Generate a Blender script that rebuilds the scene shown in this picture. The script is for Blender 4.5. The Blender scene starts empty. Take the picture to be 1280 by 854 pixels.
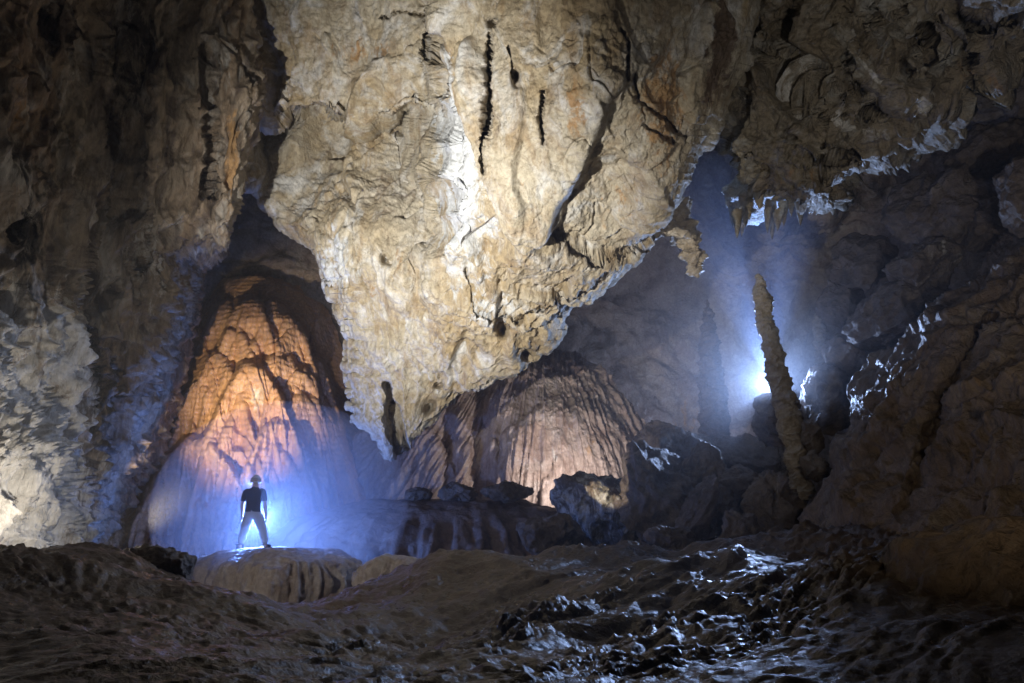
import bpy, bmesh, math, random
import numpy as np
from mathutils import Vector, Matrix, Euler

# ------------------------------------------------------------------ camera
sc = bpy.context.scene
PITCH = math.radians(15.0)
FPX = 853.0                      # focal length in pixels of the 1280 wide photograph
cam_d = bpy.data.cameras.new('camera')
cam_d.sensor_width = 36.0
cam_d.lens = 36.0 * FPX / 1280.0
cam_d.clip_start = 0.05
cam_d.clip_end = 500.0
cam = bpy.data.objects.new('camera', cam_d)
sc.collection.objects.link(cam)
cam.location = (0, 0, 0)
cam.rotation_euler = (math.radians(90) + PITCH, 0, 0)
sc.camera = cam

# ------------------------------------------------------------------ world: a cave, almost no light of its own
world = bpy.data.worlds.new('World')
sc.world = world
world.use_nodes = True
bg = world.node_tree.nodes['Background']
bg.inputs['Color'].default_value = (0.30, 0.38, 0.62, 1)
bg.inputs['Strength'].default_value = 0.003

sc.view_settings.view_transform = 'Standard'
sc.view_settings.look = 'None'
sc.view_settings.gamma = 1.0
sc.view_settings.exposure = 0.0
sc.view_settings.use_curve_mapping = False
sc.render.engine = 'CYCLES'
sc.cycles.use_denoising = True
try:
    sc.cycles.denoiser = 'OPENIMAGEDENOISE'
    sc.cycles.denoising_input_passes = 'RGB_ALBEDO_NORMAL'
except Exception:
    pass
sc.cycles.max_bounces = 5
sc.cycles.diffuse_bounces = 3
sc.cycles.glossy_bounces = 2
sc.cycles.transmission_bounces = 2
sc.cycles.volume_bounces = 1
sc.cycles.caustics_reflective = False
sc.cycles.caustics_refractive = False
sc.cycles.sample_clamp_indirect = 3.0
sc.cycles.use_light_tree = True

COS, SIN = math.cos(PITCH), math.sin(PITCH)

def proj(px, py, d):
    """pixel of the photograph + depth in metres (world Y) -> world point(s)"""
    px = np.asarray(px, float); py = np.asarray(py, float); d = np.asarray(d, float)
    a = (px - 640.0) / FPX
    b = (427.0 - py) / FPX
    t = d / (COS - b * SIN)
    return np.stack([a * t, d + 0 * t, (SIN + b * COS) * t], -1)

def P(px, py, d):
    return Vector(proj(px, py, d).tolist())

# ------------------------------------------------------------------ lamps (caving lamps about the chamber, and one added fill)
def lamp(name, loc, power, color, radius=0.08, target=None, angle=None, blend=0.6):
    ld = bpy.data.lights.new(name, 'SPOT' if target is not None else 'POINT')
    ld.energy = power
    ld.color = color
    ld.shadow_soft_size = radius
    if target is not None:
        ld.spot_size = math.radians(angle)
        ld.spot_blend = blend
    o = bpy.data.objects.new(name, ld)
    sc.collection.objects.link(o)
    o.location = loc
    if target is not None:
        o.rotation_euler = (Vector(target) - Vector(loc)).to_track_quat('-Z', 'Y').to_euler()
    return o

KEY   = lamp('key_lamp', (-5.0, 4.2, 0.0), 14500, (1.0, 0.97, 0.90), 0.08, P(565, 265, 15.5), 60, 1.0)
WALL  = lamp('wall_lamp', P(62, 697, 9.4), 230, (1.0, 0.93, 0.82), 0.06)
FLOW  = lamp('flowstone_lamp', P(112, 703, 15.0), 11000, (1.0, 0.78, 0.46), 0.05, P(324, 500, 26), 34, 1.0)
CHEST = lamp('caver_lamp', P(313, 650, 17.45), 900, (0.15, 0.31, 1.0), 0.05)
CAVER_FILL  = lamp('caver_fill_light', P(312.4, 604, 17.35), 320, (0.22, 0.38, 1.0), 0.03, P(300, 640, 24), 120, 1.0)  # added spot that strengthens the blue light ahead of the caver
COLM  = lamp('column_lamp', P(964, 481, 20.0), 4200, (0.40, 0.57, 1.0), 0.08, P(840, 340, 10), 114, 0.8)
WASH  = lamp('far_wall_lamp', P(905, 525, 27.6), 900, (0.55, 0.64, 1.0), 0.06, P(845, 480, 32), 140, 0.9)
BACK  = lamp('chamber_lamp', P(745, 615, 20.4), 1000, (1.0, 0.90, 0.86), 0.05, P(690, 530, 25), 120, 0.8)
BEAM  = lamp('column_beam_lamp', P(961, 475, 19.9), 9500, (0.25, 0.43, 1.0), 0.05, P(925, 210, 17.0), 58, 0.9)
CREAM = lamp('nook_lamp', P(694, 628, 17.4), 160, (1.0, 0.86, 0.62), 0.03, P(757, 606, 18.0), 46, 0.4)
ROOF  = lamp('roof_lamp', (3.2, 1.0, -0.2), 1250, (1.0, 0.96, 0.90), 0.08, P(1120, 130, 11), 58, 1.0)
SIDE  = lamp('side_lamp', (1.4, 0.2, 0.6), 480, (1.0, 0.86, 0.68), 0.08, P(1080, 430, 12), 54, 1.0)

# ------------------------------------------------------------------ numpy noise
rng = np.random.RandomState(7)
_perm = np.concatenate([rng.permutation(256)] * 3).astype(np.int32)
_g = rng.normal(size=(256, 3)); _g /= np.linalg.norm(_g, axis=1)[:, None]
_g = _g.astype(np.float32)
_rnd = rng.rand(256, 4).astype(np.float32)

def perlin(p):
    p = np.asarray(p, np.float32)
    i = np.floor(p).astype(np.int32)
    f = p - i
    i &= 255
    u = f * f * f * (f * (f * 6 - 15) + 10)
    x0, y0, z0 = i[..., 0], i[..., 1], i[..., 2]
    fx, fy, fz = f[..., 0], f[..., 1], f[..., 2]
    ux, uy, uz = u[..., 0], u[..., 1], u[..., 2]
    px0 = _perm[x0]; px1 = _perm[x0 + 1]
    def g(hx, dy, dz, ax, ay, az):
        gr = _g[_perm[_perm[hx + y0 + dy] + z0 + dz]]
        return gr[..., 0] * ax + gr[..., 1] * ay + gr[..., 2] * az
    a = g(px0, 0, 0, fx, fy, fz); b = g(px1, 0, 0, fx - 1, fy, fz)
    c = g(px0, 1, 0, fx, fy - 1, fz); d = g(px1, 1, 0, fx - 1, fy - 1, fz)
    l0 = a + ux * (b - a); l1 = c + ux * (d - c); k0 = l0 + uy * (l1 - l0)
    a = g(px0, 0, 1, fx, fy, fz - 1); b = g(px1, 0, 1, fx - 1, fy, fz - 1)
    c = g(px0, 1, 1, fx, fy - 1, fz - 1); d = g(px1, 1, 1, fx - 1, fy - 1, fz - 1)
    l0 = a + ux * (b - a); l1 = c + ux * (d - c); k1 = l0 + uy * (l1 - l0)
    return (k0 + uz * (k1 - k0)) * 1.5

def sc3(p, s):
    return np.asarray(p, np.float32) * np.asarray(s, np.float32)

def fbm(p, s, o=4, gain=0.5, seed=0.0):
    q = sc3(p, s) + np.float32(seed * 17.13 + 3.7)
    r = 0; a = 1.0
    for k in range(o):
        r = r + a * perlin(q)
        q = q * 2.03 + 11.3; a *= gain
    return r

def ridged(p, s, o=4, gain=0.5, seed=0.0):
    q = sc3(p, s) + np.float32(seed * 13.7 + 5.1)
    r = 0; a = 1.0; w = 1.0
    for k in range(o):
        n = 1 - np.abs(perlin(q)) * 1.6
        n = np.clip(n, 0, 1) ** 2
        r = r + a * n * w
        w = np.clip(n * 1.6, 0, 1)
        q = q * 2.07 + 7.9; a *= gain
    return r

def billow(p, s, o=4, gain=0.5, seed=0.0):
    q = sc3(p, s) + np.float32(seed * 13.7 + 5.1)
    r = 0; a = 1.0
    for k in range(o):
        r = r + a * np.abs(perlin(q)) * 1.6
        q = q * 2.07 + 7.9; a *= gain
    return r

def warp(p, s, amt, seed=0.0):
    p = np.asarray(p, np.float32)
    return p + amt * np.stack([fbm(p, s, 2, .5, seed + 1), fbm(p, s, 2, .5, seed + 2), fbm(p, s, 2, .5, seed + 3)], -1)

def crack(p, s, w, seed=0.0):
    """thin winding fissures: 1 in the fissure, 0 away"""
    n = fbm(p, s, 3, .55, seed)
    m = np.clip(fbm(p, np.asarray(s) * 0.6, 2, .5, seed + 9) * 2.2 + 0.45, 0, 1)
    return np.exp(-(n / w) ** 2) * m

def facet(p, s, slope=0.8, seed=0, jitter=0.9, sharp=18.0):
    """blocky broken rock: each cell its own tilted plane, edges slightly worn; height in cell units"""
    q = sc3(p, s) + np.float32(seed * 7.7)
    i = np.floor(q).astype(np.int32)
    f = q - i
    sw = np.full(q.shape[:-1], 1e-12, np.float32); h = np.zeros(q.shape[:-1], np.float32)
    for dx in (-1, 0, 1):
        for dy in (-1, 0, 1):
            for dz in (-1, 0, 1):
                o = np.array([dx, dy, dz], np.int32)
                c = (i + o) & 255
                k = _perm[_perm[_perm[c[..., 0]] + c[..., 1]] + c[..., 2]]
                r = _rnd[k]
                v = f - (o + np.float32(.5) + np.float32(jitter) * (r[..., :3] - np.float32(.5))).astype(np.float32)
                d2 = np.einsum('...i,...i', v, v)
                w = np.exp(np.float32(-sharp) * d2)
                h += w * (np.einsum('...i,...i', v, _g[k]) * np.float32(slope) + (r[..., 3] - np.float32(.5)))
                sw += w
    return h / sw

def smooth(e0, e1, x):
    t = np.clip((x - e0) / (e1 - e0), 0, 1)
    return t * t * (3 - 2 * t)

# ------------------------------------------------------------------ splines and thin plates
def catmull(pts, t):
    """pts (n,k...), t in 0..n-1"""
    n = len(pts)
    i = np.clip(np.floor(t).astype(int), 0, n - 2)
    u = (t - i).reshape((-1,) + (1,) * (pts.ndim - 1))
    p1 = pts[i]; p2 = pts[i + 1]
    p0 = np.where((i > 0).reshape(u.shape), pts[np.maximum(i - 1, 0)], 2 * p1 - p2)
    p3 = np.where((i < n - 2).reshape(u.shape), pts[np.minimum(i + 2, n - 1)], 2 * p2 - p1)
    m1 = (p2 - p0) * .5; m2 = (p3 - p1) * .5
    u2 = u * u; u3 = u2 * u
    return (2*u3 - 3*u2 + 1) * p1 + (u3 - 2*u2 + u) * m1 + (-2*u3 + 3*u2) * p2 + (u3 - u2) * m2

def equal(pts, n):
    """resample a polyline of control points at n equal steps along its spline"""
    pts = np.asarray(pts, float)
    if len(pts) == 2:
        return pts[0] + (pts[1] - pts[0]) * np.linspace(0, 1, n)[:, None]
    d = catmull(pts, np.linspace(0, len(pts) - 1, 400))
    w = d.copy(); w[:, 2] *= 25                       # a metre of depth counts as 25 pixels
    L = np.concatenate([[0], np.cumsum(np.linalg.norm(np.diff(w, axis=0), axis=1))])
    s = np.linspace(0, L[-1], n)
    return np.stack([np.interp(s, L, d[:, k]) for k in range(d.shape[1])], 1)

def loft(rows, nu, nv):
    """rows of (px,py,d) -> (nv,nu,3) array still in pixel/depth terms"""
    R = np.stack([equal(r, nu) for r in rows])
    L = np.concatenate([[0], np.cumsum(np.linalg.norm(np.diff(R[:, nu // 2, :] * [1, 1, 25], axis=0), axis=1) + 8)])
    t = np.interp(np.linspace(0, L[-1], nv), L, np.arange(len(rows)))
    return catmull(R, t)

def tps(pts, vals, lam=0.0):
    pts = np.asarray(pts, float); vals = np.asarray(vals, float)
    n = len(pts); sclv = np.abs(pts).max()
    X = pts / sclv
    def U(r2):
        return np.where(r2 > 1e-12, r2 * np.log(np.maximum(r2, 1e-12)), 0)
    K = U(((X[:, None] - X[None]) ** 2).sum(-1)) + lam * np.eye(n)
    Q = np.concatenate([np.ones((n, 1)), X], 1)
    A = np.block([[K, Q], [Q.T, np.zeros((3, 3))]])
    w = np.linalg.solve(A, np.concatenate([vals, np.zeros(3)]))
    def f(q):
        q = np.asarray(q, float) / sclv
        out = w[n] + w[n + 1] * q[..., 0] + w[n + 2] * q[..., 1]
        for k in range(n):
            r2 = (q[..., 0] - X[k, 0]) ** 2 + (q[..., 1] - X[k, 1]) ** 2
            out = out + w[k] * U(r2)
        return out
    return f

def grid_normals(V):
    du = np.gradient(V, axis=1); dv = np.gradient(V, axis=0)
    n = np.cross(du, dv)
    return n / np.maximum(np.linalg.norm(n, axis=-1, keepdims=True), 1e-9)

# ------------------------------------------------------------------ mesh output
def props(o, label=None, cat=None, group=None, kind=None):
    if label: o['label'] = label
    if cat: o['category'] = cat
    if group: o['group'] = group
    if kind: o['kind'] = kind
    return o

def link(o, parent=None):
    sc.collection.objects.link(o)
    if parent is not None:
        o.parent = parent
        o.matrix_parent_inverse = Matrix.Translation(-Vector(parent.location)) if False else Matrix.Identity(4)
    return o

def mesh_np(name, V, F, mat, base=None, attrs=None, parent=None, smooth_shade=True):
    """V (n,3), F (m,4) or (m,3)"""
    V = np.asarray(V, float).reshape(-1, 3); F = np.asarray(F, np.int32)
    if base is None:
        base = np.array([V[:, 0].mean(), V[:, 1].mean(), V[:, 2].min()])
    base = np.asarray(base, float)
    me = bpy.data.meshes.new(name)
    k = F.shape[1]
    me.vertices.add(len(V)); me.loops.add(F.size); me.polygons.add(len(F))
    me.vertices.foreach_set('co', (V - base).astype(np.float32).ravel())
    me.loops.foreach_set('vertex_index', F.ravel())
    me.polygons.foreach_set('loop_start', np.arange(0, F.size, k, dtype=np.int32))
    me.polygons.foreach_set('use_smooth', np.full(len(F), smooth_shade))
    me.update(calc_edges=True)
    if attrs:
        for an, av in attrs.items():
            at = me.attributes.new(an, 'FLOAT', 'POINT')
            at.data.foreach_set('value', np.asarray(av, np.float32).ravel())
    me.materials.append(mat)
    o = bpy.data.objects.new(name, me)
    if parent is None:
        o.location = base
        sc.collection.objects.link(o)
    else:
        o.location = Vector(base.tolist()) - parent.location
        sc.collection.objects.link(o); o.parent = parent
    return o

def grid_faces(nv, nu, wrap=False):
    idx = np.arange(nv * nu).reshape(nv, nu)
    if wrap:
        idx = np.concatenate([idx, idx[:, :1]], 1)
    a = idx[:-1, :-1]; b = idx[:-1, 1:]; c = idx[1:, 1:]; d = idx[1:, :-1]
    return np.stack([a, d, c, b], -1).reshape(-1, 4)

# ------------------------------------------------------------------ materials
def N(nt, t, **kw):
    n = nt.nodes.new(t)
    for k, v in kw.items():
        if k in n.inputs.keys():
            n.inputs[k].default_value = v
        else:
            setattr(n, k, v)
    return n

def rock_mat(name, c1, c2, c3, dark, streak=(0.0, (0.1, 0.08, 0.06)), big=0.35, rough=(0.55, 0.85), spec=0.35,
             bump=1.0, fine=1.0, vein=0.4, stretch=(1, 1, 1), stain=(0.03, 0.025, 0.022), ochre=(0.34, 0.20, 0.085),
             pale=(0.62, 0.60, 0.56), sheen=None):
    m = bpy.data.materials.new(name); m.use_nodes = True
    nt = m.node_tree; nt.nodes.clear(); L = nt.links.new
    out = N(nt, 'ShaderNodeOutputMaterial'); pb = N(nt, 'ShaderNodeBsdfPrincipled')
    L(pb.outputs[0], out.inputs[0])
    geo = N(nt, 'ShaderNodeNewGeometry')
    mp = N(nt, 'ShaderNodeMapping'); mp.inputs['Scale'].default_value = stretch
    L(geo.outputs['Position'], mp.inputs[0])
    def noise(scale, detail=6, r=0.6, dist=0.0, src=None, sc_=None):
        n = N(nt, 'ShaderNodeTexNoise')
        n.inputs['Scale'].default_value = scale; n.inputs['Detail'].default_value = detail
        n.inputs['Roughness'].default_value = r; n.inputs['Distortion'].default_value = dist
        s = src or mp.outputs[0]
        if sc_ is not None:
            m2 = N(nt, 'ShaderNodeMapping'); m2.inputs['Scale'].default_value = sc_
            L(geo.outputs['Position'], m2.inputs[0]); s = m2.outputs[0]
        L(s, n.inputs['Vector'])
        return n.outputs['Fac']
    def ramp(f, lo, hi):
        r = N(nt, 'ShaderNodeMapRange'); r.inputs['From Min'].default_value = lo; r.inputs['From Max'].default_value = hi
        r.interpolation_type = 'SMOOTHSTEP'
        L(f, r.inputs['Value']); return r.outputs[0]
    def mix(f, a, b, mode='MIX'):
        x = N(nt, 'ShaderNodeMix', data_type='RGBA', blend_type=mode)
        for s, v in ((0, f), (6, a), (7, b)):
            if isinstance(v, (tuple, float, int)):
                x.inputs[s].default_value = (tuple(v) + (1,)) if isinstance(v, tuple) else v
            else:
                L(v, x.inputs[s])
        return x.outputs[2]
    def math_(op, a, b=None):
        x = N(nt, 'ShaderNodeMath', operation=op)
        for s, v in ((0, a), (1, b)):
            if v is None: continue
            if isinstance(v, (float, int)): x.inputs[s].default_value = v
            else: L(v, x.inputs[s])
        return x.outputs[0]
    nb = noise(big, 7, .62, .7)
    col = mix(ramp(nb, .36, .62), c1, c2)
    nm = noise(big * 3.7, 8, .65, 1.1)
    col = mix(ramp(nm, .46, .70), col, c3)
    # dark blotches
    nd = noise(big * 2.3, 9, .7, .5)
    col = mix(math_('MULTIPLY', ramp(nd, .56, .72), .75), col, dark)
    # vertical streaks
    if streak[0] > 0:
        ns = noise(1.0, 6, .6, .4, sc_=(2.3, 2.3, .22))
        col = mix(math_('MULTIPLY', ramp(ns, .50, .66), streak[0]), col, streak[1])
    # veins
    nv_ = noise(1.3, 6, .6, 1.6)
    v = math_('ABSOLUTE', math_('SUBTRACT', nv_, .5))
    col = mix(math_('MULTIPLY', ramp(v, .022, .0), vein), col, dark)
    # painted zones carried by the mesh: mineral tones and, in places, lamplight
    def attr(an):
        a = N(nt, 'ShaderNodeAttribute', attribute_name=an); return a.outputs['Fac']
    e = noise(2.0, 9, .72, .6, sc_=(1.6, 1.6, .55))
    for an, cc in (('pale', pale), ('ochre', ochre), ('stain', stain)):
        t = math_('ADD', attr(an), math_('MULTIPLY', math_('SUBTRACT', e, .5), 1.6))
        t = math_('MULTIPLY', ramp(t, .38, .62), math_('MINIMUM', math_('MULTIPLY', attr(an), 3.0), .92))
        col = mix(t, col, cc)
    # fine mottling
    nf = noise(9.0, 8, .7)
    col = mix(.75, col, mix(ramp(nf, .28, .72), (.62, .61, .59), (1.24, 1.24, 1.24)), 'MULTIPLY')
    L(col, pb.inputs['Base Color'])
    rr = N(nt, 'ShaderNodeMapRange'); rr.inputs['To Min'].default_value = rough[0]; rr.inputs['To Max'].default_value = rough[1]
    rr.inputs['From Min'].default_value = .35; rr.inputs['From Max'].default_value = .65
    L(noise(3.1, 5, .6), rr.inputs['Value']); L(rr.outputs[0], pb.inputs['Roughness'])
    pb.inputs['Specular IOR Level'].default_value = spec
    # relief
    h = math_('MULTIPLY', noise(3.3, 8, .62, .5), .16 * bump)
    h = math_('ADD', h, math_('MULTIPLY', noise(15.0, 6, .65, .3), .035 * fine))
    bp = N(nt, 'ShaderNodeBump'); bp.inputs['Strength'].default_value = 1.0; bp.inputs['Distance'].default_value = 1.0
    L(h, bp.inputs['Height']); L(bp.outputs[0], pb.inputs['Normal'])
    return m

def plain(name, col, rough=.6, spec=.4, emit=None, metallic=0, noise_amt=.25, nscale=30):
    m = bpy.data.materials.new(name); m.use_nodes = True
    nt = m.node_tree; pb = nt.nodes['Principled BSDF']; L = nt.links.new
    tc = N(nt, 'ShaderNodeTexCoord'); n = N(nt, 'ShaderNodeTexNoise'); n.inputs['Scale'].default_value = nscale
    n.inputs['Detail'].default_value = 5
    L(tc.outputs['Object'], n.inputs['Vector'])
    x = N(nt, 'ShaderNodeMix', data_type='RGBA')
    x.inputs[6].default_value = tuple(c * (1 - noise_amt) for c in col) + (1,)
    x.inputs[7].default_value = tuple(min(1, c * (1 + noise_amt)) for c in col) + (1,)
    L(n.outputs['Fac'], x.inputs[0]); L(x.outputs[2], pb.inputs['Base Color'])
    pb.inputs['Roughness'].default_value = rough; pb.inputs['Specular IOR Level'].default_value = spec
    pb.inputs['Metallic'].default_value = metallic
    if emit:
        pb.inputs['Emission Color'].default_value = emit[0] + (1,); pb.inputs['Emission Strength'].default_value = emit[1]
    return m

M_MASS = rock_mat('tan_limestone', (.34, .26, .15), (.45, .40, .31), (.54, .53, .51), (.13, .085, .05),
                  streak=(.5, (.25, .165, .08)), vein=.3, bump=.38, fine=1.1, stretch=(1, 1, .7), stain=(.10, .065, .045), pale=(.56, .58, .60))
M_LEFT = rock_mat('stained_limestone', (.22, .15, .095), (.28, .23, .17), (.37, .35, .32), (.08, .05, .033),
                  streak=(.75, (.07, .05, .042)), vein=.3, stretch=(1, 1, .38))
M_FLOW = rock_mat('orange_flowstone', (.52, .30, .17), (.58, .36, .22), (.50, .34, .27), (.34, .18, .10),
                  streak=(.35, (.62, .44, .28)), vein=.15, rough=(.35, .6), spec=.45, bump=.25, fine=.5)
M_CURT = rock_mat('pink_flowstone', (.40, .30, .25), (.46, .37, .32), (.52, .45, .41), (.22, .15, .11),
                  streak=(.6, (.22, .14, .11)), vein=.1, rough=(.35, .6), spec=.45, bump=.3, fine=.5)
M_BACK = rock_mat('far_limestone', (.26, .20, .16), (.32, .27, .22), (.36, .32, .28), (.12, .09, .07),
                  streak=(.5, (.13, .10, .08)), vein=.3)
M_ROOF = rock_mat('broken_limestone', (.20, .155, .10), (.26, .22, .16), (.34, .33, .30), (.06, .045, .035),
                  vein=.6, rough=(.3, .7), spec=.5, bump=1.2)
M_SLOPE = rock_mat('brown_limestone', (.15, .10, .06), (.19, .135, .085), (.24, .19, .135), (.05, .034, .022),
                   vein=.5, rough=(.35, .75), spec=.45, bump=1.2, stretch=(1, 1, .6))
M_BOUL = rock_mat('boulder_limestone', (.14, .105, .08), (.18, .14, .11), (.25, .21, .18), (.05, .04, .03),
                  vein=.4, rough=(.4, .75), spec=.4, bump=1.1)
M_MUD = rock_mat('wet_mud', (.075, .044, .024), (.095, .06, .035), (.115, .08, .052), (.036, .022, .013),
                 vein=.1, rough=(.22, .44), spec=.65, bump=.26, fine=.8)
M_COL = rock_mat('scaly_dripstone', (.36, .29, .20), (.42, .35, .26), (.47, .42, .35), (.16, .11, .07),
                 vein=.2, rough=(.5, .8), bump=.5, fine=.8)
M_PLAT = rock_mat('pale_flowstone', (.38, .32, .29), (.44, .38, .35), (.50, .46, .44), (.20, .15, .13),
                  streak=(.5, (.18, .12, .10)), vein=.1, rough=(.3, .55), spec=.5, bump=.3, fine=.6)
M_BENCH = rock_mat('brown_flowstone', (.15, .10, .075), (.19, .13, .10), (.22, .16, .13), (.07, .05, .04),
                  streak=(.5, (.08, .05, .04)), vein=.1, rough=(.35, .6), spec=.45, bump=.3, fine=.6)
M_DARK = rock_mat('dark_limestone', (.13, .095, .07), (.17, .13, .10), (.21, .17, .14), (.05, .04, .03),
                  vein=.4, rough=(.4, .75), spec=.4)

# ------------------------------------------------------------------ cave walls and the great hanging mass
def rocky(V, Nn, big=.5, mid=.25, small=.08, cr=.12, fac=.0, seed=0, st=(1, 1, .6)):
    """displace a surface outward by layered rock relief (metres)"""
    st = np.array(st)
    W = warp(V, .35, .7, seed)
    h = big * fbm(W, .22 * st, 3, .5, seed)
    h = h + mid * (ridged(W, .62 * st, 4, .5, seed + 2) - .7)
    h = h + small * fbm(W, 2.6 * st, 4, .55, seed + 3)
    if cr: h = h - cr * crack(W, .45 * st, .035, seed + 5) - .6 * cr * crack(W, 1.1 * st, .05, seed + 6)
    if fac: h = h + fac * facet(W, .8, .7, seed) + .4 * fac * facet(W, 2.1, .7, seed + 1)
    return V + Nn * h[..., None]

def seg_dist(px, py, pts):
    """distance in pixels to a polyline"""
    best = np.full(px.shape, 1e9)
    for (x0, y0), (x1, y1) in zip(pts[:-1], pts[1:]):
        vx, vy = x1 - x0, y1 - y0
        t = np.clip(((px - x0) * vx + (py - y0) * vy) / (vx * vx + vy * vy), 0, 1)
        best = np.minimum(best, np.hypot(px - x0 - t * vx, py - y0 - t * vy))
    return best

def blob(px, py, cx, cy, rx, ry, rot=0):
    c, s = math.cos(rot), math.sin(rot)
    x = (px - cx) * c + (py - cy) * s; y = -(px - cx) * s + (py - cy) * c
    return np.exp(-((x / rx) ** 2 + (y / ry) ** 2))

# ---- hanging mass
def build_mass():
    edge = [(-190, 235, 975), (-100, 238, 968), (0, 242, 950), (60, 246, 932), (100, 252, 915), (150, 258, 897), (190, 266, 881), (228, 288, 868),
            (262, 335, 850), (300, 373, 814), (340, 405, 768), (390, 428, 712), (440, 434, 668), (480, 436, 614),
            (518, 443, 568), (548, 460, 530), (565, 474, 507), (575, 484, 494)]
    ctl = [(300,-150,15.6),(500,-150,13.4),(700,-150,11),(950,-150,11.5),
           (300,0,16.2),(420,0,15),(520,0,14.3),(545,0,14),(700,0,12.4),(850,0,12.2),(940,0,12.8),
           (330,120,16.4),(430,110,15.6),(520,120,14.9),(545,120,14.4),(700,110,12.9),(860,110,12.9),
           (340,220,16.9),(430,220,16.2),(520,220,15.5),(545,220,15.0),(700,220,13.6),(850,220,13.9),
           (390,320,17.0),(450,320,16.4),(545,330,15.5),(650,320,14.7),(790,320,15.0),
           (435,420,17.3),(500,430,16.7),(600,430,16.0),(690,430,16.2),
           (455,520,17.8),(500,540,17.5),(555,515,17.2)]
    f = tps([(a, b) for a, b, c in ctl], [c for a, b, c in ctl], 1e-4)
    e = np.array(edge, float)
    nv, nf, nb = 640, 520, 40
    L = np.concatenate([[0], np.cumsum(np.diff(e[:, 0]) + 3)])
    t = np.interp(np.linspace(0, L[-1], nv), L, np.arange(len(e)))
    E = catmull(e, t)
    py = E[:, 0][:, None]; xl = E[:, 1][:, None]; xr = E[:, 2][:, None]
    w1 = np.concatenate([py * .03, 0 * py + 1.5, 0 * py + .5], 1)
    xl = xl + 9 * fbm(w1, 1, 4, .6, 31)[:, None]; xr = xr + 4.5 * fbm(w1, 1, 4, .6, 33)[:, None]
    s = np.linspace(0, 1, nf)[None]
    s = s - .035 * np.sin(2 * np.pi * s)                 # a little denser at the rims
    px = xl + (xr - xl) * s
    pyf = py + 0 * px
    # ragged rims
    d = f(np.stack([px, pyf], -1))
    dl = px - xl; dr = xr - px
    rim = .7 * np.exp(-dl / 9) + .7 * np.exp(-dr / 9) + .5 * np.exp(-(575 - pyf) / 10)
    d = d + rim
    wig = 6 * np.sin(pyf * .05) + 4 * np.sin(pyf * .13 + 1)
    fold = smooth(-3, 24, px - 529 - wig) * (1 - smooth(230, 430, pyf))
    d = d - 2.1 * fold                                    # the right half stands forward of the left
    # overhanging ledge on the left: the panel below is set back
    ly = 142 + 10 * np.sin(px * .045) + 4 * np.sin(px * .17)
    under = smooth(-3, 8, pyf - ly) * (1 - smooth(150, 300, pyf)) * smooth(300, 340, px) * (1 - smooth(505, 532, px))
    d = d + 1.9 * under
    d_smooth = d.copy()
    # fissures and holes seen on the face
    pq = np.stack([px, pyf, 0 * px], -1)
    jit = (2.6 * fbm(pq, (.06, .03, 1), 4, .7, 71), 4 * fbm(pq, .05, 4, .6, 72), np.clip(.9 + .9 * fbm(pq, .035, 4, .7, 73), .35, 1.6))
    def slit(pts, w, depth):
        nonlocal d
        jx, jy, wv = jit
        d = d + depth * .8 * np.exp(-(seg_dist(px + jx, pyf + jy, pts) / (w * .75 * wv)) ** 2)
    slit([(609, 45), (607, 110), (605, 170)], 4.2, 1.5)
    slit([(603, 170), (600, 215)], 2.5, .7)
    slit([(640, 62), (642, 100)], 3.0, .5); slit([(675, 112), (678, 178)], 3.2, .6)
    slit([(537, 0), (535, 40), (531, 70)], 5, 1.2)
    slit([(470, 18), (505, 14), (535, 20)], 2.5, .5)
    slit([(800, 90), (806, 125), (838, 152), (868, 176)], 3.2, .7)
    slit([(775, 30), (790, 50), (788, 95)], 2.6, .5)
    slit([(812, 160), (850, 180)], 2.4, .5)
    slit([(690, 300), (740, 325), (780, 315), (812, 302)], 4, .6)
    slit([(640, 395), (690, 375), (735, 350), (765, 330)], 3, .5)
    slit([(578, 350), (600, 385), (640, 392)], 3, .4)
    for (cx, cy, rx, ry, a) in ((628, 405, 6, 10, 1.0), (652, 436, 8, 8, 1.0), (535, 513, 7, 9, .8), (493, 326, 4, 6, .5),
                                (648, 98, 6, 9, .8), (618, 28, 8, 7, .6), (545, 485, 6, 4, .5), (565, 505, 7, 5, .6), (590, 495, 5, 4, .4)):
        d = d + a * blob(px, pyf, cx, cy, rx, ry)
    # niche carved low on the face to stand for a figure's cast shadow
    d = d + 1.0 * smooth(13, 8, seg_dist(px, pyf, [(489, 512), (495, 545), (503, 566)])) + .8 * smooth(7, 4, seg_dist(px, pyf, [(484, 482), (487, 500)]))
    # drip curtain bulges
    for (cx, cy, rx, ry, a) in ((505, 350, 26, 40, .45), (560, 250, 22, 120, .35), (590, 370, 60, 35, .4), (760, 90, 60, 70, .5),
                                (700, 250, 70, 40, -.45), (765, 250, 40, 60, -.6), (640, 300, 50, 50, .3), (430, 260, 50, 60, .35), (830, 60, 30, 60, .3)):
        d = d - a * blob(px, pyf, cx, cy, rx, ry)
    V = proj(px, pyf, d)
    Nn = -grid_normals(proj(px, pyf, d_smooth))
    if Nn[nv // 2, nf // 2, 1] > 0: Nn = -Nn
    keep = np.clip(np.minimum(dl, dr) / 30, .8, 1)[..., None]
    calm = np.clip(.5 + 1.1 * fbm(V, .3, 3, .5, 15), .15, 1)
    Wl = warp(V, .3, .25, 1)
    D = Nn * (.20 * fbm(V, .25, 3, .5, 1) + .46 * facet(Wl, (.36, .36, .15), 1.1, 35, .9, 30) + .20 * facet(warp(V, .6, .15, 2), (.95, .95, .5), 1.2, 33, .9, 45)
              + .07 * calm * (ridged(Wl, (.6, .6, .28), 4, .5, 3) - .7) - .16 * crack(V, (.7, .7, .25), .03, 7))[..., None]
    # brow of small drip ribs below, chips everywhere
    W = warp(V, .8, .15, 4)
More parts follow.
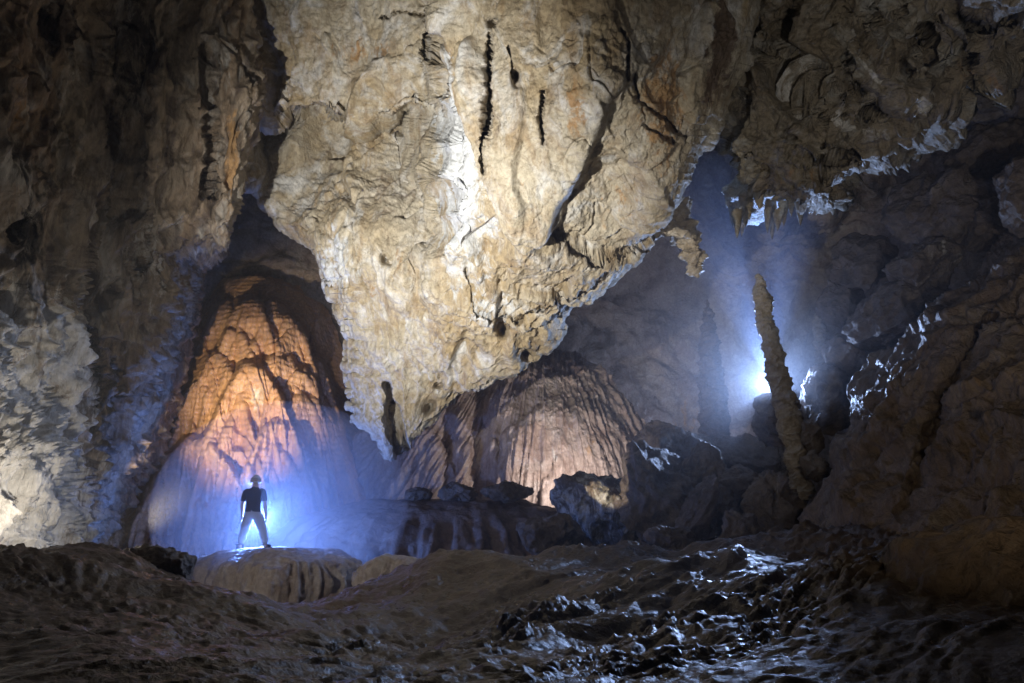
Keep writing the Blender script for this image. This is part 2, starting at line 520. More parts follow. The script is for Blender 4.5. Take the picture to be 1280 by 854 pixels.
    D = D + Nn * (.07 * ridged(W, (3.2, 3.2, .7), 3, .5, 8) * smooth(200, 420, pyf) + calm * (.075 * facet(W, (2.0, 2.0, 1.2), 1.1, 3, .9, 40)
                  + .045 * facet(W, 4.4, 1.1, 5, .9, 40)) + .035 * fbm(W, 5.0, 4, .65, 12))[..., None]
    V = V + D * keep
    # back of the mass
    k = np.linspace(0, 1, nb)[None, 1:]
    def back(edge_px, sgn, edge_d):
        bx = edge_px + sgn * (25 * np.sin(k * 2.2)) * np.clip((xr - xl) / 120, .1, 1)
        bd = edge_d + 7.0 * k ** 1.2 + .3
        return proj(bx, py + 0 * k - 40 * k, bd)
    BR = back(xr, -1, d[:, -1:]); BL = back(xl, 1, d[:, :1])
    def rag(B):
        n = fbm(B, .8, 4, .55, 5)
        return B + np.stack([n * .3, n * .1, .25 * fbm(B, .9, 4, .55, 8)], -1) * np.minimum(1, k * 6)[..., None]
    BR = rag(BR) + (V[:, -1:] - proj(px[:, -1:], pyf[:, -1:], d[:, -1:])) * (1 - k)[..., None]
    BL = rag(BL) + (V[:, :1] - proj(px[:, :1], pyf[:, :1], d[:, :1])) * (1 - k)[..., None]
    A = np.concatenate([BL[:, ::-1], V, BR], 1)
    n_u = A.shape[1]
    z = np.zeros((nv, nb - 1))
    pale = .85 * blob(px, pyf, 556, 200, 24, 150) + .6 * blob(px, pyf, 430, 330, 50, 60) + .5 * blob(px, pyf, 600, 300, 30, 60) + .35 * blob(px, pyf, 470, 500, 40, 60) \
        + .45 * blob(px, pyf, 620, 380, 60, 30) + .35 * blob(px, pyf, 440, 150, 80, 15)  # tall strip along the fold paints its lamplit flank pale
    ochre = .65 * blob(px, pyf, 840, 130, 40, 110) + .5 * blob(px, pyf, 720, 130, 25, 60) + .5 * blob(px, pyf, 450, 60, 60, 30) + .45 * blob(px, pyf, 505, 330, 14, 40) + .35 * blob(px, pyf, 470, 360, 12, 70) + .4 * blob(px, pyf, 770, 260, 40, 60) \
        + .3 * blob(px, pyf, 660, 240, 30, 50)
    stain = .85 * blob(px, pyf, 903, 55, 18, 90, .12) + .5 * blob(px, pyf, 395, 210, 60, 40) * .6 + .4 * blob(px, pyf, 618, 160, 18, 40) + .35 * blob(px, pyf, 765, 320, 40, 18)
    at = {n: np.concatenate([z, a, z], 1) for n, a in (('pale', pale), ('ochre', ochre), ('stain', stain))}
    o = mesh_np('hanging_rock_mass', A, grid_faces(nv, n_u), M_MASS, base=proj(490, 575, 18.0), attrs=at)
    props(o, 'huge tan limestone mass hanging from the roof, its tip pointing down at centre', 'rock formation')
    return o, f
MASS, mass_depth = build_mass()

# ---- left wall with the ochre flake
def build_left():
    rows = [
        [(-700,-260,3.5),(-300,-260,6.5),(-60,-260,9.0),(100,-260,11),(220,-260,12.6),(300,-260,13.2),(322,-260,15),(300,-260,18)],
        [(-700,-60,3.5),(-300,-60,6.8),(-60,-60,9.2),(100,-60,11.2),(210,-60,12.8),(285,-60,13.4),(312,-60,14.8),(290,-60,18)],
        [(-700,60,3.5),(-300,60,7),(-60,60,9.4),(90,60,11.5),(200,60,13),(290,60,13.5),(322,60,14.8),(290,60,18)],
        [(-700,140,3.5),(-300,140,7.1),(-60,140,9.5),(90,140,11.8),(200,140,13.2),(300,130,13.7),(331,125,14.8),(296,130,18)],
        [(-700,230,3.5),(-300,230,7.2),(-60,230,9.6),(90,230,12),(200,230,13.6),(280,225,13.9),(311,220,14.8),(280,220,18)],
        [(-700,310,3.5),(-300,310,7.2),(-60,310,9.7),(80,310,12.2),(170,310,13.8),(235,300,14.3),(288,296,14.9),(262,300,18)],
        [(-700,380,3.5),(-300,380,7.2),(-60,380,9.8),(70,380,12.3),(150,380,14),(208,370,15.0),(236,360,17.0),(246,352,24)],
        [(-700,450,3.5),(-300,450,7.1),(-60,450,9.8),(60,450,12.3),(130,450,14.2),(180,450,16),(212,446,18.4),(226,440,25)],
        [(-700,540,3.5),(-300,540,7.0),(-60,540,9.7),(50,540,12.2),(110,540,14),(150,540,16),(178,540,18.6),(192,540,25)],
        [(-700,620,3.5),(-300,620,6.9),(-70,620,9.5),(40,620,12),(95,620,14),(122,620,16),(142,620,18.6),(152,620,25)],
        [(-700,700,3.5),(-300,700,6.8),(-80,700,9.2),(30,700,11.8),(80,700,13.8),(100,700,16),(112,700,18.6),(118,700,25)],
        [(-700,800,3.5),(-300,800,6.6),(-90,800,9.0),(20,800,11.5),(70,800,13.6),(85,800,16),(95,800,18.5),(100,800,25)],
    ]
    nu, nv = 470, 520
    R = loft(rows, nu, nv)
    px, py, d = R[..., 0], R[..., 1], R[..., 2]
    # big folds running down the wall
    d = d - .5 * blob(px, py, 195, 230, 28, 190) + .6 * blob(px, py, 155, 120, 22, 160) - .5 * blob(px, py, 60, 330, 40, 140) + .4 * blob(px, py, 110, 470, 18, 160)
    d = d - .6 * blob(px, py, 20, 600, 45, 60) + .5 * blob(px, py, 72, 600, 10, 60) - .4 * blob(px, py, 170, 420, 25, 80)
    d = d + .7 * np.exp(-(seg_dist(px, py, [(262, 60), (268, 180), (262, 240)]) / 6) ** 2) * .8
    for (cx, cy, rx, ry, a) in ((75, 600, 7, 26, .7), (120, 470, 8, 40, .5), (95, 420, 9, 26, .4), (148, 500, 7, 50, .5), (20, 290, 26, 30, .6), (178, 330, 8, 40, .5), (70, 20, 6, 26, .6), (115, 55, 5, 30, .4)):
        d = d + a * blob(px, py, cx, cy, rx, ry)
    V = proj(px, py, d)
    Nn = grid_normals(V)
    if Nn[nv // 2, nu // 2, 1] > 0: Nn = -Nn
    A = rocky(V, Nn, .4, .22, .07, .14, .0, 21, (1, 1, .35))
    W = warp(V, .7, .35, 24)
    low = smooth(240, 420, py)
    flut = ridged(W, (1.9, 1.9, .28), 4, .55, 28) - .6
    A = A + Nn * ((.14 + .20 * low) * flut + .05 * fbm(W, (6, 6, .9), 3, .6, 31) + .03 * facet(W, (2.2, 2.2, .8), .8, 7))[..., None]
    pale = .75 * smooth(260, 420, py) * smooth(190, 60, px) * .8 + .5 * blob(px, py, 185, 330, 30, 90) + .6 * blob(px, py, 20, 600, 40, 60)  # last blob paints in the bright pool of the wall lamp
    ochre = .62 * blob(px, py, 292, 200, 16, 90) + .4 * blob(px, py, 30, 120, 70, 90)
    stain = .6 * blob(px, py, 170, 60, 60, 110) + .6 * blob(px, py, 20, 300, 40, 60) + .62 * blob(px, py, 130, 520, 22, 130) + .6 * blob(px, py, 75, 600, 9, 40) \
        + .5 * blob(px, py, 95, 440, 26, 60) + .45 * blob(px, py, 70, 230, 40, 60) + .5 * blob(px, py, 262, 250, 8, 50) + .5 * blob(px, py, 75, 20, 14, 40)
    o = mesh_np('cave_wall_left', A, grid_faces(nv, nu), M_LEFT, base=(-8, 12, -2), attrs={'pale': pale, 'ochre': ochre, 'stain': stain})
    props(o, 'dark stained cave wall streaked grey and brown on the left', None, None, 'structure')
build_left()

# ---- far wall and roof of the chamber
def build_back():
    rows = [
        [(-100,-250,14),(200,-250,15),(450,-250,16),(700,-250,16),(880,-250,14),(1050,-250,13),(1250,-250,11),(1500,-250,9),(1900,-250,7)],
        [(-100,-100,18),(200,-100,19),(450,-100,20),(700,-100,20),(880,-60,17),(1050,-60,16),(1250,-60,14),(1500,-60,11),(1900,-60,8)],
        [(-100,60,24),(200,60,25),(450,60,26),(700,60,26),(880,90,19.5),(1000,90,18.5),(1200,60,16.5),(1450,60,13),(1900,60,9)],
        [(-100,160,27),(200,160,28),(450,160,29),(700,170,30),(880,200,22),(970,200,20.5),(1150,150,19),(1400,150,15),(1900,150,9.5)],
        [(-100,230,28),(200,230,29),(450,230,30),(700,240,32),(860,268,26),(960,268,23),(1130,230,21),(1380,230,16.5),(1900,230,10)],
        [(-100,300,28),(200,300,29.5),(450,300,31),(700,300,33),(850,312,32),(960,320,28),(1110,300,23),(1360,300,17.5),(1900,300,10)],
        [(-100,380,28),(200,380,30),(450,380,31),(700,380,33),(840,390,34),(950,390,32),(1090,380,25),(1340,380,18),(1900,380,10)],
        [(-100,470,28),(200,470,30),(450,470,31),(700,470,32),(840,480,33.5),(950,480,32),(1080,470,25.5),(1330,470,18),(1900,470,10)],
        [(-100,560,28),(200,560,30),(450,560,30.5),(700,560,31),(840,560,32),(950,560,31),(1080,560,25.5),(1330,560,18),(1900,560,10)],
        [(-100,640,28),(200,640,29),(450,640,30),(700,640,30),(840,640,30),(950,640,30),(1080,640,25),(1330,640,18),(1900,640,10)],
        [(-100,730,28),(200,730,29),(450,730,30),(700,730,30),(840,730,30),(950,730,30),(1080,730,25),(1330,730,18),(1900,730,10)],
    ]
    nu, nv = 420, 330
    R = loft(rows, nu, nv)
    px, py, d = R[..., 0], R[..., 1], R[..., 2]
    V = proj(px, py, d)
    Nn = grid_normals(V)
    if Nn[nv // 2, nu // 2, 1] > 0: Nn = -Nn
    A = rocky(V, Nn, .6, .4, .12, .2, .0, 41, (1, 1, .5))
    W = warp(V, .5, .5, 44)
    flow = blob(px, py, 800, 520, 160, 110)
    A = A + Nn * (.30 * (ridged(W, (1.1, 1.1, .10), 4, .55, 45) - .6) * flow + .22 * facet(W, .6, .8, 46) * (1 - flow) + .10 * facet(W, 1.5, .8, 48) * (1 - flow))[..., None]
    o = mesh_np('cave_wall_back', A, grid_faces(nv, nu), M_BACK, base=(0, 30, -2), attrs={'pale': .3 * flow, 'ochre': .45 * blob(px, py, 860, 520, 60, 40), 'stain': 0 * px})  # ochre blob paints warm lamplight onto the far wall
    props(o, 'far wall and roof of the cave chamber in blue haze', None, None, 'structure')
build_back()

# ---- broken roof block top right
def build_roof():
    rows = [
        [(960,-330,7.2),(985,-300,6.6),(1060,-260,6.2),(1160,-240,6.0),(1260,-240,5.6),(1380,-240,5.2),(1560,-240,4.5)],
        [(950,-120,10.5),(975,-110,9.6),(1060,-100,9.0),(1160,-90,8.6),(1260,-90,8.0),(1380,-100,7.2),(1580,-110,6)],
        [(944,0,12.0),(968,0,11.0),(1050,0,10.4),(1140,0,10.0),(1230,0,9.4),(1340,-20,8.6),(1500,-60,7.4)],
        [(928,60,12.8),(950,60,11.8),(1040,60,11.1),(1120,50,10.7),(1200,40,10.2),(1280,20,9.5),(1420,-20,8.3)],
        [(914,115,13.2),(936,120,12.3),(1030,115,11.6),(1110,100,11.2),(1185,85,10.8),(1260,55,10.1),(1370,15,9.0)],
        [(904,165,13.6),(928,175,12.8),(1015,165,12.1),(1090,150,11.8),(1160,125,11.3),(1230,85,10.7),(1320,45,9.6)],
        [(906,186,13.9),(935,212,13.2),(1012,215,12.6),(1070,190,12.3),(1130,160,11.9),(1190,122,11.3),(1290,62,10.2)],
        [(915,200,14.1),(945,236,13.6),(1040,258,13.0),(1062,214,12.9),(1125,182,12.6),(1185,142,12.0),(1295,68,10.8)],
        [(922,195,15.5),(950,228,15.2),(1035,248,15),(1062,205,15),(1120,172,15),(1180,130,14.5),(1290,50,13)],
        [(930,150,18.5),(955,170,18.5),(1035,190,18.5),(1062,160,18.5),(1115,120,18.5),(1175,80,18),(1280,0,16)],
    ]
    nu, nv = 430, 400
    R = loft(rows, nu, nv)
    px, py, d = R[..., 0], R[..., 1], R[..., 2]
    front = 1 - smooth(13.5, 15.0, d)
    def slit(pts, w, depth):
        nonlocal d
        d = d + depth * np.exp(-(seg_dist(px + 2.5 * np.sin(py * .21), py, pts) / w) ** 2) * front
    slit([(990, 0), (978, 35), (950, 60), (905, 180)], 6, .9); slit([(1085, 20), (1075, 55), (1110, 90), (1105, 140)], 3.5, .7)
    slit([(1010, 110), (1040, 120), (1105, 140)], 2.5, .4); slit([(1135, 60), (1150, 45)], 5, 1.0); slit([(1165, 125), (1205, 128), (1215, 70)], 4, .8)
    slit([(1028, 125), (1033, 180)], 3, .5); slit([(985, 195), (1070, 200)], 3, .5); slit([(1200, 20), (1225, 35), (1258, 26)], 7, 1.4)
    slit([(1085, 0), (1100, 40), (1140, 95)], 3, .5); slit([(930, 190), (990, 190), (990, 160)], 2.5, .4)
    slit([(1130, 0), (1120, 35), (1165, 60), (1160, 110)], 3, .5); slit([(1040, 30), (1060, 60), (1060, 110)], 3, .5)
    V = proj(px, py, d)
    Nn = grid_normals(V)
    if Nn[nv // 3, nu // 2, 1] > 0: Nn = -Nn
    A = rocky(V, Nn, .25, .22, .06, .25, .0, 61, (1, 1, 1))
    W = warp(V, .6, .2, 64)
    A = A + Nn * (.75 * facet(W, (.5, .5, .4), 1.2, 11, .9, 50) + .16 * facet(W, 1.6, 1.1, 12, .9, 45) + .06 * facet(W, 4.0, 1.0, 13, .9, 40) + .03 * (ridged(W, (1.3, 1.3, .8), 3, .5, 66) - .6))[..., None]
    pale = .5 * np.exp(-(seg_dist(px, py, [(996, 45), (1005, 100), (1015, 130), (1060, 160)]) / 9) ** 2) + .6 * np.exp(-(seg_dist(px, py, [(1068, 40), (1075, 75), (1100, 105)]) / 5) ** 2) \
        + .5 * blob(px, py, 1090, 165, 45, 14) + .55 * blob(px, py, 1150, 130, 10, 25)
    ochre = .4 * blob(px, py, 1010, 225, 60, 25) + .35 * blob(px, py, 1230, 90, 60, 25)
    stain = .45 * blob(px, py, 940, 120, 25, 70) + .35 * blob(px, py, 1000, 170, 40, 30)
    o = mesh_np('overhead_rock_block', A, grid_faces(nv, nu), M_ROOF, base=proj(1040, 258, 13.2), attrs={'pale': pale, 'ochre': ochre, 'stain': stain})
    props(o, 'cracked grey brown rock block jutting from the roof at upper right', 'rock formation')
build_roof()

# ---- right slope
def build_slope():
    rows = [
        [(1300,262,15),(1320,270,12.4),(1400,290,10.4),(1550,330,8),(1800,380,5)],
        [(1268,292,14.8),(1282,300,12.4),(1340,335,10.6),(1480,390,8),(1750,450,5)],
        [(1222,332,15),(1236,342,12.8),(1290,385,11.0),(1420,440,8.2),(1700,520,5)],
        [(1172,374,15.2),(1186,386,13),(1240,430,11.3),(1370,490,8.4),(1650,580,5)],
        [(1122,432,15.4),(1135,442,13.2),(1190,480,11.6),(1320,540,8.6),(1600,630,5)],
        [(1072,492,15.6),(1086,502,13.4),(1145,535,11.9),(1280,585,8.8),(1560,680,5)],
        [(1060,548,15.6),(1074,556,13.5),(1110,585,12.1),(1240,620,9.0),(1530,720,5)],
        [(1036,600,15.4),(1050,606,13.6),(1080,622,12.2),(1210,645,9.2),(1500,750,5)],
        [(995,652,15.2),(1010,656,13.6),(1050,662,12.2),(1180,672,9.4),(1480,780,5)],
        [(945,695,15.0),(960,698,13.6),(1030,704,12.2),(1160,715,9.4),(1460,820,5)],
        [(925,740,14.8),(940,742,13.5),(1010,750,12.2),(1140,760,9.4),(1440,860,5)],
    ]
    nu, nv = 330, 420
    R = loft(rows, nu, nv)
    px, py, d = R[..., 0], R[..., 1], R[..., 2]
    d = d + .5 * np.exp(-(seg_dist(px, py, [(1240, 400), (1180, 490), (1150, 590), (1130, 640)]) / 9) ** 2)
    V = proj(px, py, d)
    Nn = grid_normals(V)
    if Nn[nv // 2, nu // 2, 1] > 0: Nn = -Nn
    A = rocky(V, Nn, .35, .12, .06, .14, .0, 81, (1, 1, .8))
    W = warp(V, .6, .5, 84)
    Q = np.stack([(W[..., 0] - W[..., 2]) * 1.0, W[..., 1] * .7, (W[..., 0] + W[..., 2]) * .2], -1)
    A = A + Nn * (.16 * facet(W, (.45, .45, .45), 1.0, 14) + .05 * facet(W, 1.3, .9, 15) + .03 * facet(W, 3.0, .9, 16) + .15 * (ridged(Q, 1, 4, .55, 86) - .6))[..., None]
    stain = .5 * blob(px, py, 1225, 520, 50, 14, .4) + .5 * blob(px, py, 1180, 590, 22, 60)
    o = mesh_np('cave_wall_right', A, grid_faces(nv, nu), M_SLOPE, base=(7, 11, -2), attrs={'pale': 0 * px, 'ochre': .3 * blob(px, py, 1240, 480, 60, 60), 'stain': stain})
    props(o, 'steep brown rock slope on the right of the cave', None, None, 'structure')
build_slope()

# ---- floor: mud mounds near, rough floor beyond
def build_floor():
    C = [(-260,700,6.5),(0,694,8),(60,686,8.4),(100,681,8.6),(150,690,8.6),(235,733,8.2),(330,760,7.6),(420,800,6.6),(480,845,5.2),
         (0,770,5),(0,854,3.3),(150,854,3.2),(150,760,5.6),(200,785,5.0),(300,854,3.4),(400,850,4.1),(300,790,5.6),(380,810,5.2),
         (520,826,6.0),(560,850,4.8),(470,800,8),(410,775,10),
         (405,752,11),(460,725,11.5),(560,700,12),(700,697,12.6),(820,690,12.6),(930,674,12.4),(1050,668,11.6),
         (520,760,9.5),(640,745,9.8),
         (590,808,6.4),(680,775,7.2),(760,750,7.6),(880,718,8.0),(960,705,8.4),(1060,712,7.8),(1130,684,7.4),(1280,650,6.8),
         (800,716,10.2),(900,704,10.4),(1010,700,10.2),
         (640,850,3.7),(800,854,3.4),(960,854,3.2),(1120,840,3.2),(1290,800,3.2),(1000,790,4.8),(840,790,5.2),(740,810,5.0),(1180,740,5.2)]
    pts = [proj(*c) for c in C]
    pts += [np.array(p, float) for p in ((-6,15.5,-1.75),(-2,15.5,-1.8),(2,16,-1.8),(6,16.5,-1.4),(-11,14,-1.2),(-10,18,-1.5),(-3,19,-1.7),(3,20,-1.5),(9,20,-.8),
            (0,25,-1.2),(-10,25,-1.2),(10,26,-.8),(0,31,-1),(12,31,0),(-12,31,-1),(0,0,-1.55),(-4,0,-1.5),(4,0,-1.3),(-9,1,-1.2),(8,1,-1),(-3,13,-1.5),(0,14,-1.6),(-6,11.5,-1.5))]
    pts = np.array(pts)
    f = tps(pts[:, :2], pts[:, 2], 2e-4)
    nu, nv = 640, 560
    tt = np.linspace(0, 1, nv)
    y = np.interp(tt, [0, .08, .35, .6, .8, .9, 1], [-.6, 2.0, 4.4, 8.2, 12.2, 15, 32])[:, None]
    s = np.linspace(-1, 1, nu)[None]
    x = s * (np.abs(y) * .88 + 2.6)
    y = y + 0 * x
    z = np.clip(f(np.stack([x, y], -1)), -2.4, 2.0)
    p = np.stack([x, y, 0 * x], -1)
    near = 1 - smooth(12, 16, y)
    right = smooth(-1.5, 1.0, x - (-1.8 + .28 * (y - 4)) )
    W = warp(p, .9, .25, 101)
    # clods lying in diagonal rows on the right mound
    c_, s_ = math.cos(.62), math.sin(.62)
    q = np.stack([W[..., 0] * c_ + W[..., 1] * s_, -W[..., 0] * s_ + W[..., 1] * c_, 0 * x + 3.3], -1)
    rows_ = billow(q, (.5, 1.9, 1), 3, .5, 102)
    clod = billow(q, (3.0, 8.0, 1), 3, .55, 104)
    patch = np.clip(fbm(q, (.3, .8, 1), 3, .5, 105) * 2.0 + .6, 0, 1)
    h = .22 * fbm(p, .5, 3, .5, 103) + right * near * (.09 * (rows_ - .5) + .075 * patch ** 2 * (clod - .5))
    left = (1 - right) * near
    clodl = billow(W + 3.3, (5, 5, 1), 3, .55, 107)
    patchl = np.clip(fbm(p, (.55, .8, 1), 3, .5, 108) * 2.0 + .15, 0, 1)
    h = h + left * (.07 * (billow(W, (.8, .8, 1), 3, .5, 109) - .6) + .05 * patchl * (clodl - .5))
    h = h + (1 - near) * (.25 * facet(p + .3, .7, .9, 17) + .1 * fbm(p, 2, 4, .5, 111))
    h = h + .022 * fbm(W, 6.0, 4, .65, 112) + .006 * fbm(W, 22, 2, .6, 113) * smooth(9, 4, y)
    z = z + h * (.25 + .75 * smooth(2.5, 6.0, y)) * smooth(.5, 2.0, y)
    V = np.stack([x, y, z], -1)
    o = mesh_np('cave_floor', V, grid_faces(nv, nu)[:, ::-1], M_MUD, base=(0, 8, -2), attrs={'pale': 0 * x, 'ochre': 0 * x, 'stain': 0 * x})
    props(o, 'dark wet mud mounds of the cave floor', None, None, 'structure')
    return f
floor_z = build_floor()

# ------------------------------------------------------------------ flowstone
def dome_lobes(px, py, d, lobes, sharp=4.0):
    """bulging flowstone shoulders: rounded lobes united, so that each ends in a crease against the next"""
    up = np.zeros(px.shape)
    for (cx, top, hw, hh, amp) in lobes:
        k = hh / hw ** 2
        t = py - top - k * (px - cx) ** 2 + 1.5 * np.sin(px * .23 + cx)
        tp_ = np.maximum(t, 0)
        up = np.maximum(up, amp * (1 - np.exp(-tp_ / (hh * .16))) * np.exp(-tp_ / (hh * 1.6)))
    return d - up

def build_flowstone():
    apex = (318, 318)
    nu, nv = 380, 420
    edges = [(346, 290, 342), (352, 262, 368), (368, 246, 392), (400, 232, 416), (450, 212, 434), (500, 188, 452), (550, 158, 474), (600, 124, 500), (650, 84, 530), (700, 48, 560), (760, 10, 590)]
    e = np.array(edges, float)
    t = np.linspace(0, len(e) - 1, nv)
    E = catmull(e, t)
    py = E[:, 0][:, None]; xl = E[:, 1][:, None]; xr = E[:, 2][:, None]
    s = np.linspace(0, 1, nu)[None]
    px = xl + (xr - xl) * s; py = py + 0 * px
    axis = np.interp(py, [346, 400, 500, 600, 700, 760], [29, 27.6, 26.4, 25.4, 24.4, 24.0])
    d = axis + (2 * s - 1) ** 2 * np.interp(py, [296, 450, 760], [1.6, 3.2, 5.5])
    lob = [(315, 445, 40, 46, .75), (352, 436, 52, 48, .6), (266, 430, 40, 60, .6), (244, 538, 52, 46, .75), (349, 516, 34, 40, .7), (337, 548, 34, 34, .6),
           (382, 482, 40, 50, .6), (300, 552, 40, 30, .5), (311, 366, 36, 50, .5), (280, 372, 30, 50, .45), (345, 372, 30, 50, .45), (368, 402, 24, 40, .5), (395, 440, 24, 50, .5),
           (330, 405, 22, 34, .4), (296, 402, 22, 36, .4), (292, 476, 26, 40, .4), (215, 600, 60, 40, .6), (165, 640, 50, 40, .5), (290, 615, 60, 34, .5), (380, 590, 50, 50, .6), (420, 545, 36, 60, .5), (225, 490, 26, 60, .45),
           (360, 620, 40, 30, .4), (250, 655, 60, 30, .5), (120, 690, 50, 30, .4), (440, 620, 40, 50, .4)]
    d = dome_lobes(px, py, d, [l[:4] + (l[4] * 3.2,) for l in lob])
    r_ = random.Random(9)
    d = dome_lobes(px, py, d, [(r_.uniform(120, 440), r_.uniform(350, 690), r_.uniform(12, 24), r_.uniform(16, 34), r_.uniform(.25, .5)) for _ in range(36)])
    V = proj(px, py, d)
    Nn = grid_normals(V)
    if Nn[nv // 2, nu // 2, 1] > 0: Nn = -Nn
    ang = (px - 322) / np.maximum(py - 260, 30)
    q = np.stack([ang * 9, py * .006, d * .1], -1)
    W = warp(V, .8, .25, 124)
    h = .03 * (ridged(q, (1.6, 1, 1), 4, .55, 121) - .6) * smooth(300, 420, py) + .14 * fbm(W, (.8, .8, .4), 3, .5, 122) + .03 * fbm(W, (7, 7, 1.4), 3, .6, 123) + .012 * np.sin(V[..., 2] * 26 + 4 * fbm(W, 1.2, 2, .5, 127))
    V = V + Nn * h[..., None]
    pale = .55 * blob(px, py, 322, 505, 10, 40)  # paints the whitish hot spot of the lamp into the stone
    at = {'pale': pale, 'ochre': .3 * blob(px, py, 330, 440, 60, 60), 'stain': .35 * blob(px, py, 285, 520, 6, 60)}
    o = mesh_np('flowstone_mound', V, grid_faces(nv, nu), M_FLOW, base=proj(300, 740, 22), attrs=at)
    props(o, 'tall orange flowstone mound with overlapping rounded lobes behind the caver', 'flowstone')
build_flowstone()

def build_curtain():
    nu, nv = 440, 300
    edges = [(438, 560, 720), (462, 520, 752), (485, 490, 775), (520, 460, 800), (560, 440, 830), (600, 425, 850), (650, 410, 870), (700, 400, 880)]
    e = np.array(edges, float); E = catmull(e, np.linspace(0, len(e) - 1, nv))
    py = E[:, 0][:, None]; xl = E[:, 1][:, None]; xr = E[:, 2][:, None]
    s = np.linspace(0, 1, nu)[None]
    px = xl + (xr - xl) * s; py = py + 0 * px
    d = np.interp(py, [438, 470, 520, 600, 700], [28.5, 26.6, 25.4, 24.6, 24.2])
    d = d + 2.5 * (2 * s - 1) ** 2
    d = d - .9 * blob(px, py, 700, 580, 80, 160) + 1.1 * blob(px, py, 604, 560, 18, 90) + .7 * blob(px, py, 560, 560, 10, 60) - .5 * blob(px, py, 617, 560, 7, 60)
    d = dome_lobes(px, py, d, [(690, 492, 60, 70, .8), (740, 500, 50, 70, .6), (650, 520, 30, 60, .5), (715, 530, 24, 60, .4), (600, 530, 30, 60, .4), (530, 530, 40, 60, .5), (770, 540, 40, 40, .5), (760, 585, 26, 30, .5), (675, 545, 16, 50, .3)], 5)
    V = proj(px, py, d)
    Nn = grid_normals(V)
    if Nn[nv // 2, nu // 2, 1] > 0: Nn = -Nn
    ang = (px - 680) / np.maximum(py - 330, 40)
    q = np.stack([ang * 26, py * .004, 0 * px + 2.2], -1)
    W = warp(V, .8, .25, 134)
    h = .10 * (ridged(warp(q, .5, .5, 138), (.8, 1, 1), 4, .6, 131) - .6) + .18 * fbm(W, (.9, .9, .3), 3, .5, 132) + .05 * fbm(W, (6, 6, .8), 3, .6, 133)
    V = V + Nn * h[..., None]
    at = {'pale': .35 * blob(px, py, 690, 560, 50, 40), 'ochre': .4 * blob(px, py, 735, 560, 20, 40), 'stain': 0 * px}
    o = mesh_np('flowstone_curtain', V, grid_faces(nv, nu), M_CURT, base=proj(660, 690, 25), attrs=at)
    props(o, 'pink fluted flowstone dome at the back below the hanging mass', 'flowstone')
build_curtain()

def build_dome(name, label, cx, top, hw, base_y, dc, rad_d, mat, seed, skew=0.0, nu=260, nv=150, flute=.08, cat='flowstone', flat=2.6, outline=None):
    """low flat-topped flowstone dome as a closed body: rings round a vertical axis"""
    tp = proj(cx, top, dc); bt = proj(cx, base_y, dc)
    H = tp[2] - bt[2]
    R = hw * (dc / FPX)
    a = np.linspace(0, 2 * np.pi, nu, endpoint=False)[None]
    t = np.linspace(0, 1, nv)[:, None]
    # profile: flat top, rounded shoulder, fluted side
    ang = t * np.pi * .5
    r = np.sin(ang) ** (2 / flat); zz = np.cos(ang) ** (2 / flat)
    lump = 1 + .12 * np.sin(a * 2 + seed) + .08 * np.sin(a * 3 + 2 * seed) + .05 * np.sin(a * 5 + seed)
    x = tp[0] + R * r * np.cos(a) * lump + skew * (1 - zz)
    y = tp[1] + rad_d * r * np.sin(a) * lump
    z = bt[2] + H * zz + 0 * a
    V = np.stack([x, y, z], -1)
    c = np.array([tp[0], tp[1], bt[2]])
    o_ = V - c; Nn = o_ / np.maximum(np.linalg.norm(o_, axis=-1, keepdims=True), 1e-6)
    side = smooth(.35, .75, t)
    q = np.stack([np.cos(a) * 7 + 0 * t, np.sin(a) * 7 + 0 * t, t * 1.2 + seed + 0 * a], -1)
    h = side * flute * (ridged(q, 1.0, 4, .55, seed) - .6) * 2 + .10 * fbm(V, 1.2, 4, .5, seed + 1) + .03 * fbm(V, 5, 3, .5, seed + 3)
    h = h * smooth(0, .15, t)
    h = h - side * .16 * np.clip(fbm(q, .35, 2, .5, seed + 4), 0, 1) * smooth(.6, 1, t)
    V = V + Nn * h[..., None]
    o = mesh_np(name, V, grid_faces(nv, nu, True)[:, ::-1], mat, base=(tp[0], tp[1], bt[2]))
    return props(o, label, cat)

build_dome('flowstone_platform', 'pale rounded flowstone boss that the caver stands on', 350, 685, 108, 775, 16.6, 1.5, M_PLAT, 3, flute=.09, flat=3.8)
build_dome('flowstone_bench', 'long low brown flowstone bench in the middle distance', 560, 624, 225, 770, 21.0, 1.9, M_BENCH, 5, nu=420, nv=170, flute=.14, flat=3.2)
build_dome('small_flowstone_boss', 'small rounded boss half hidden behind the right mud mound', 500, 694, 46, 745, 14.2, .6, M_PLAT, 8, nu=140, nv=70, flute=.05)

# ------------------------------------------------------------------ boulders
def cube_sphere(n):
    V = []; F = []
    g = np.tan(np.linspace(-np.pi / 4, np.pi / 4, n + 1))
    off = 0
    for ax in range(3):
        for sg in (-1, 1):
            A, B = np.meshgrid(g, g)
            p = np.zeros((n + 1, n + 1, 3)); p[..., ax] = sg; p[..., (ax + 1) % 3] = A * sg; p[..., (ax + 2) % 3] = B
            V.append(p.reshape(-1, 3)); f = grid_faces(n + 1, n + 1) + off
            F.append(f if True else f); off += (n + 1) ** 2
    V = np.concatenate(V); F = np.concatenate(F)
    V /= np.linalg.norm(V, axis=1)[:, None]
    key = np.round(V * 1e5).astype(np.int64)
    _, first, inv = np.unique(key, axis=0, return_index=True, return_inverse=True)
    inv = inv.reshape(-1)
    V = V[first]; F = inv[F]
    # outward orientation
    c = V[F].mean(1); nrm = np.cross(V[F[:, 1]] - V[F[:, 0]], V[F[:, 2]] - V[F[:, 0]])
    flip = (c * nrm).sum(1) < 0
    F[flip] = F[flip][:, ::-1]
    return V, F
_CS = {}

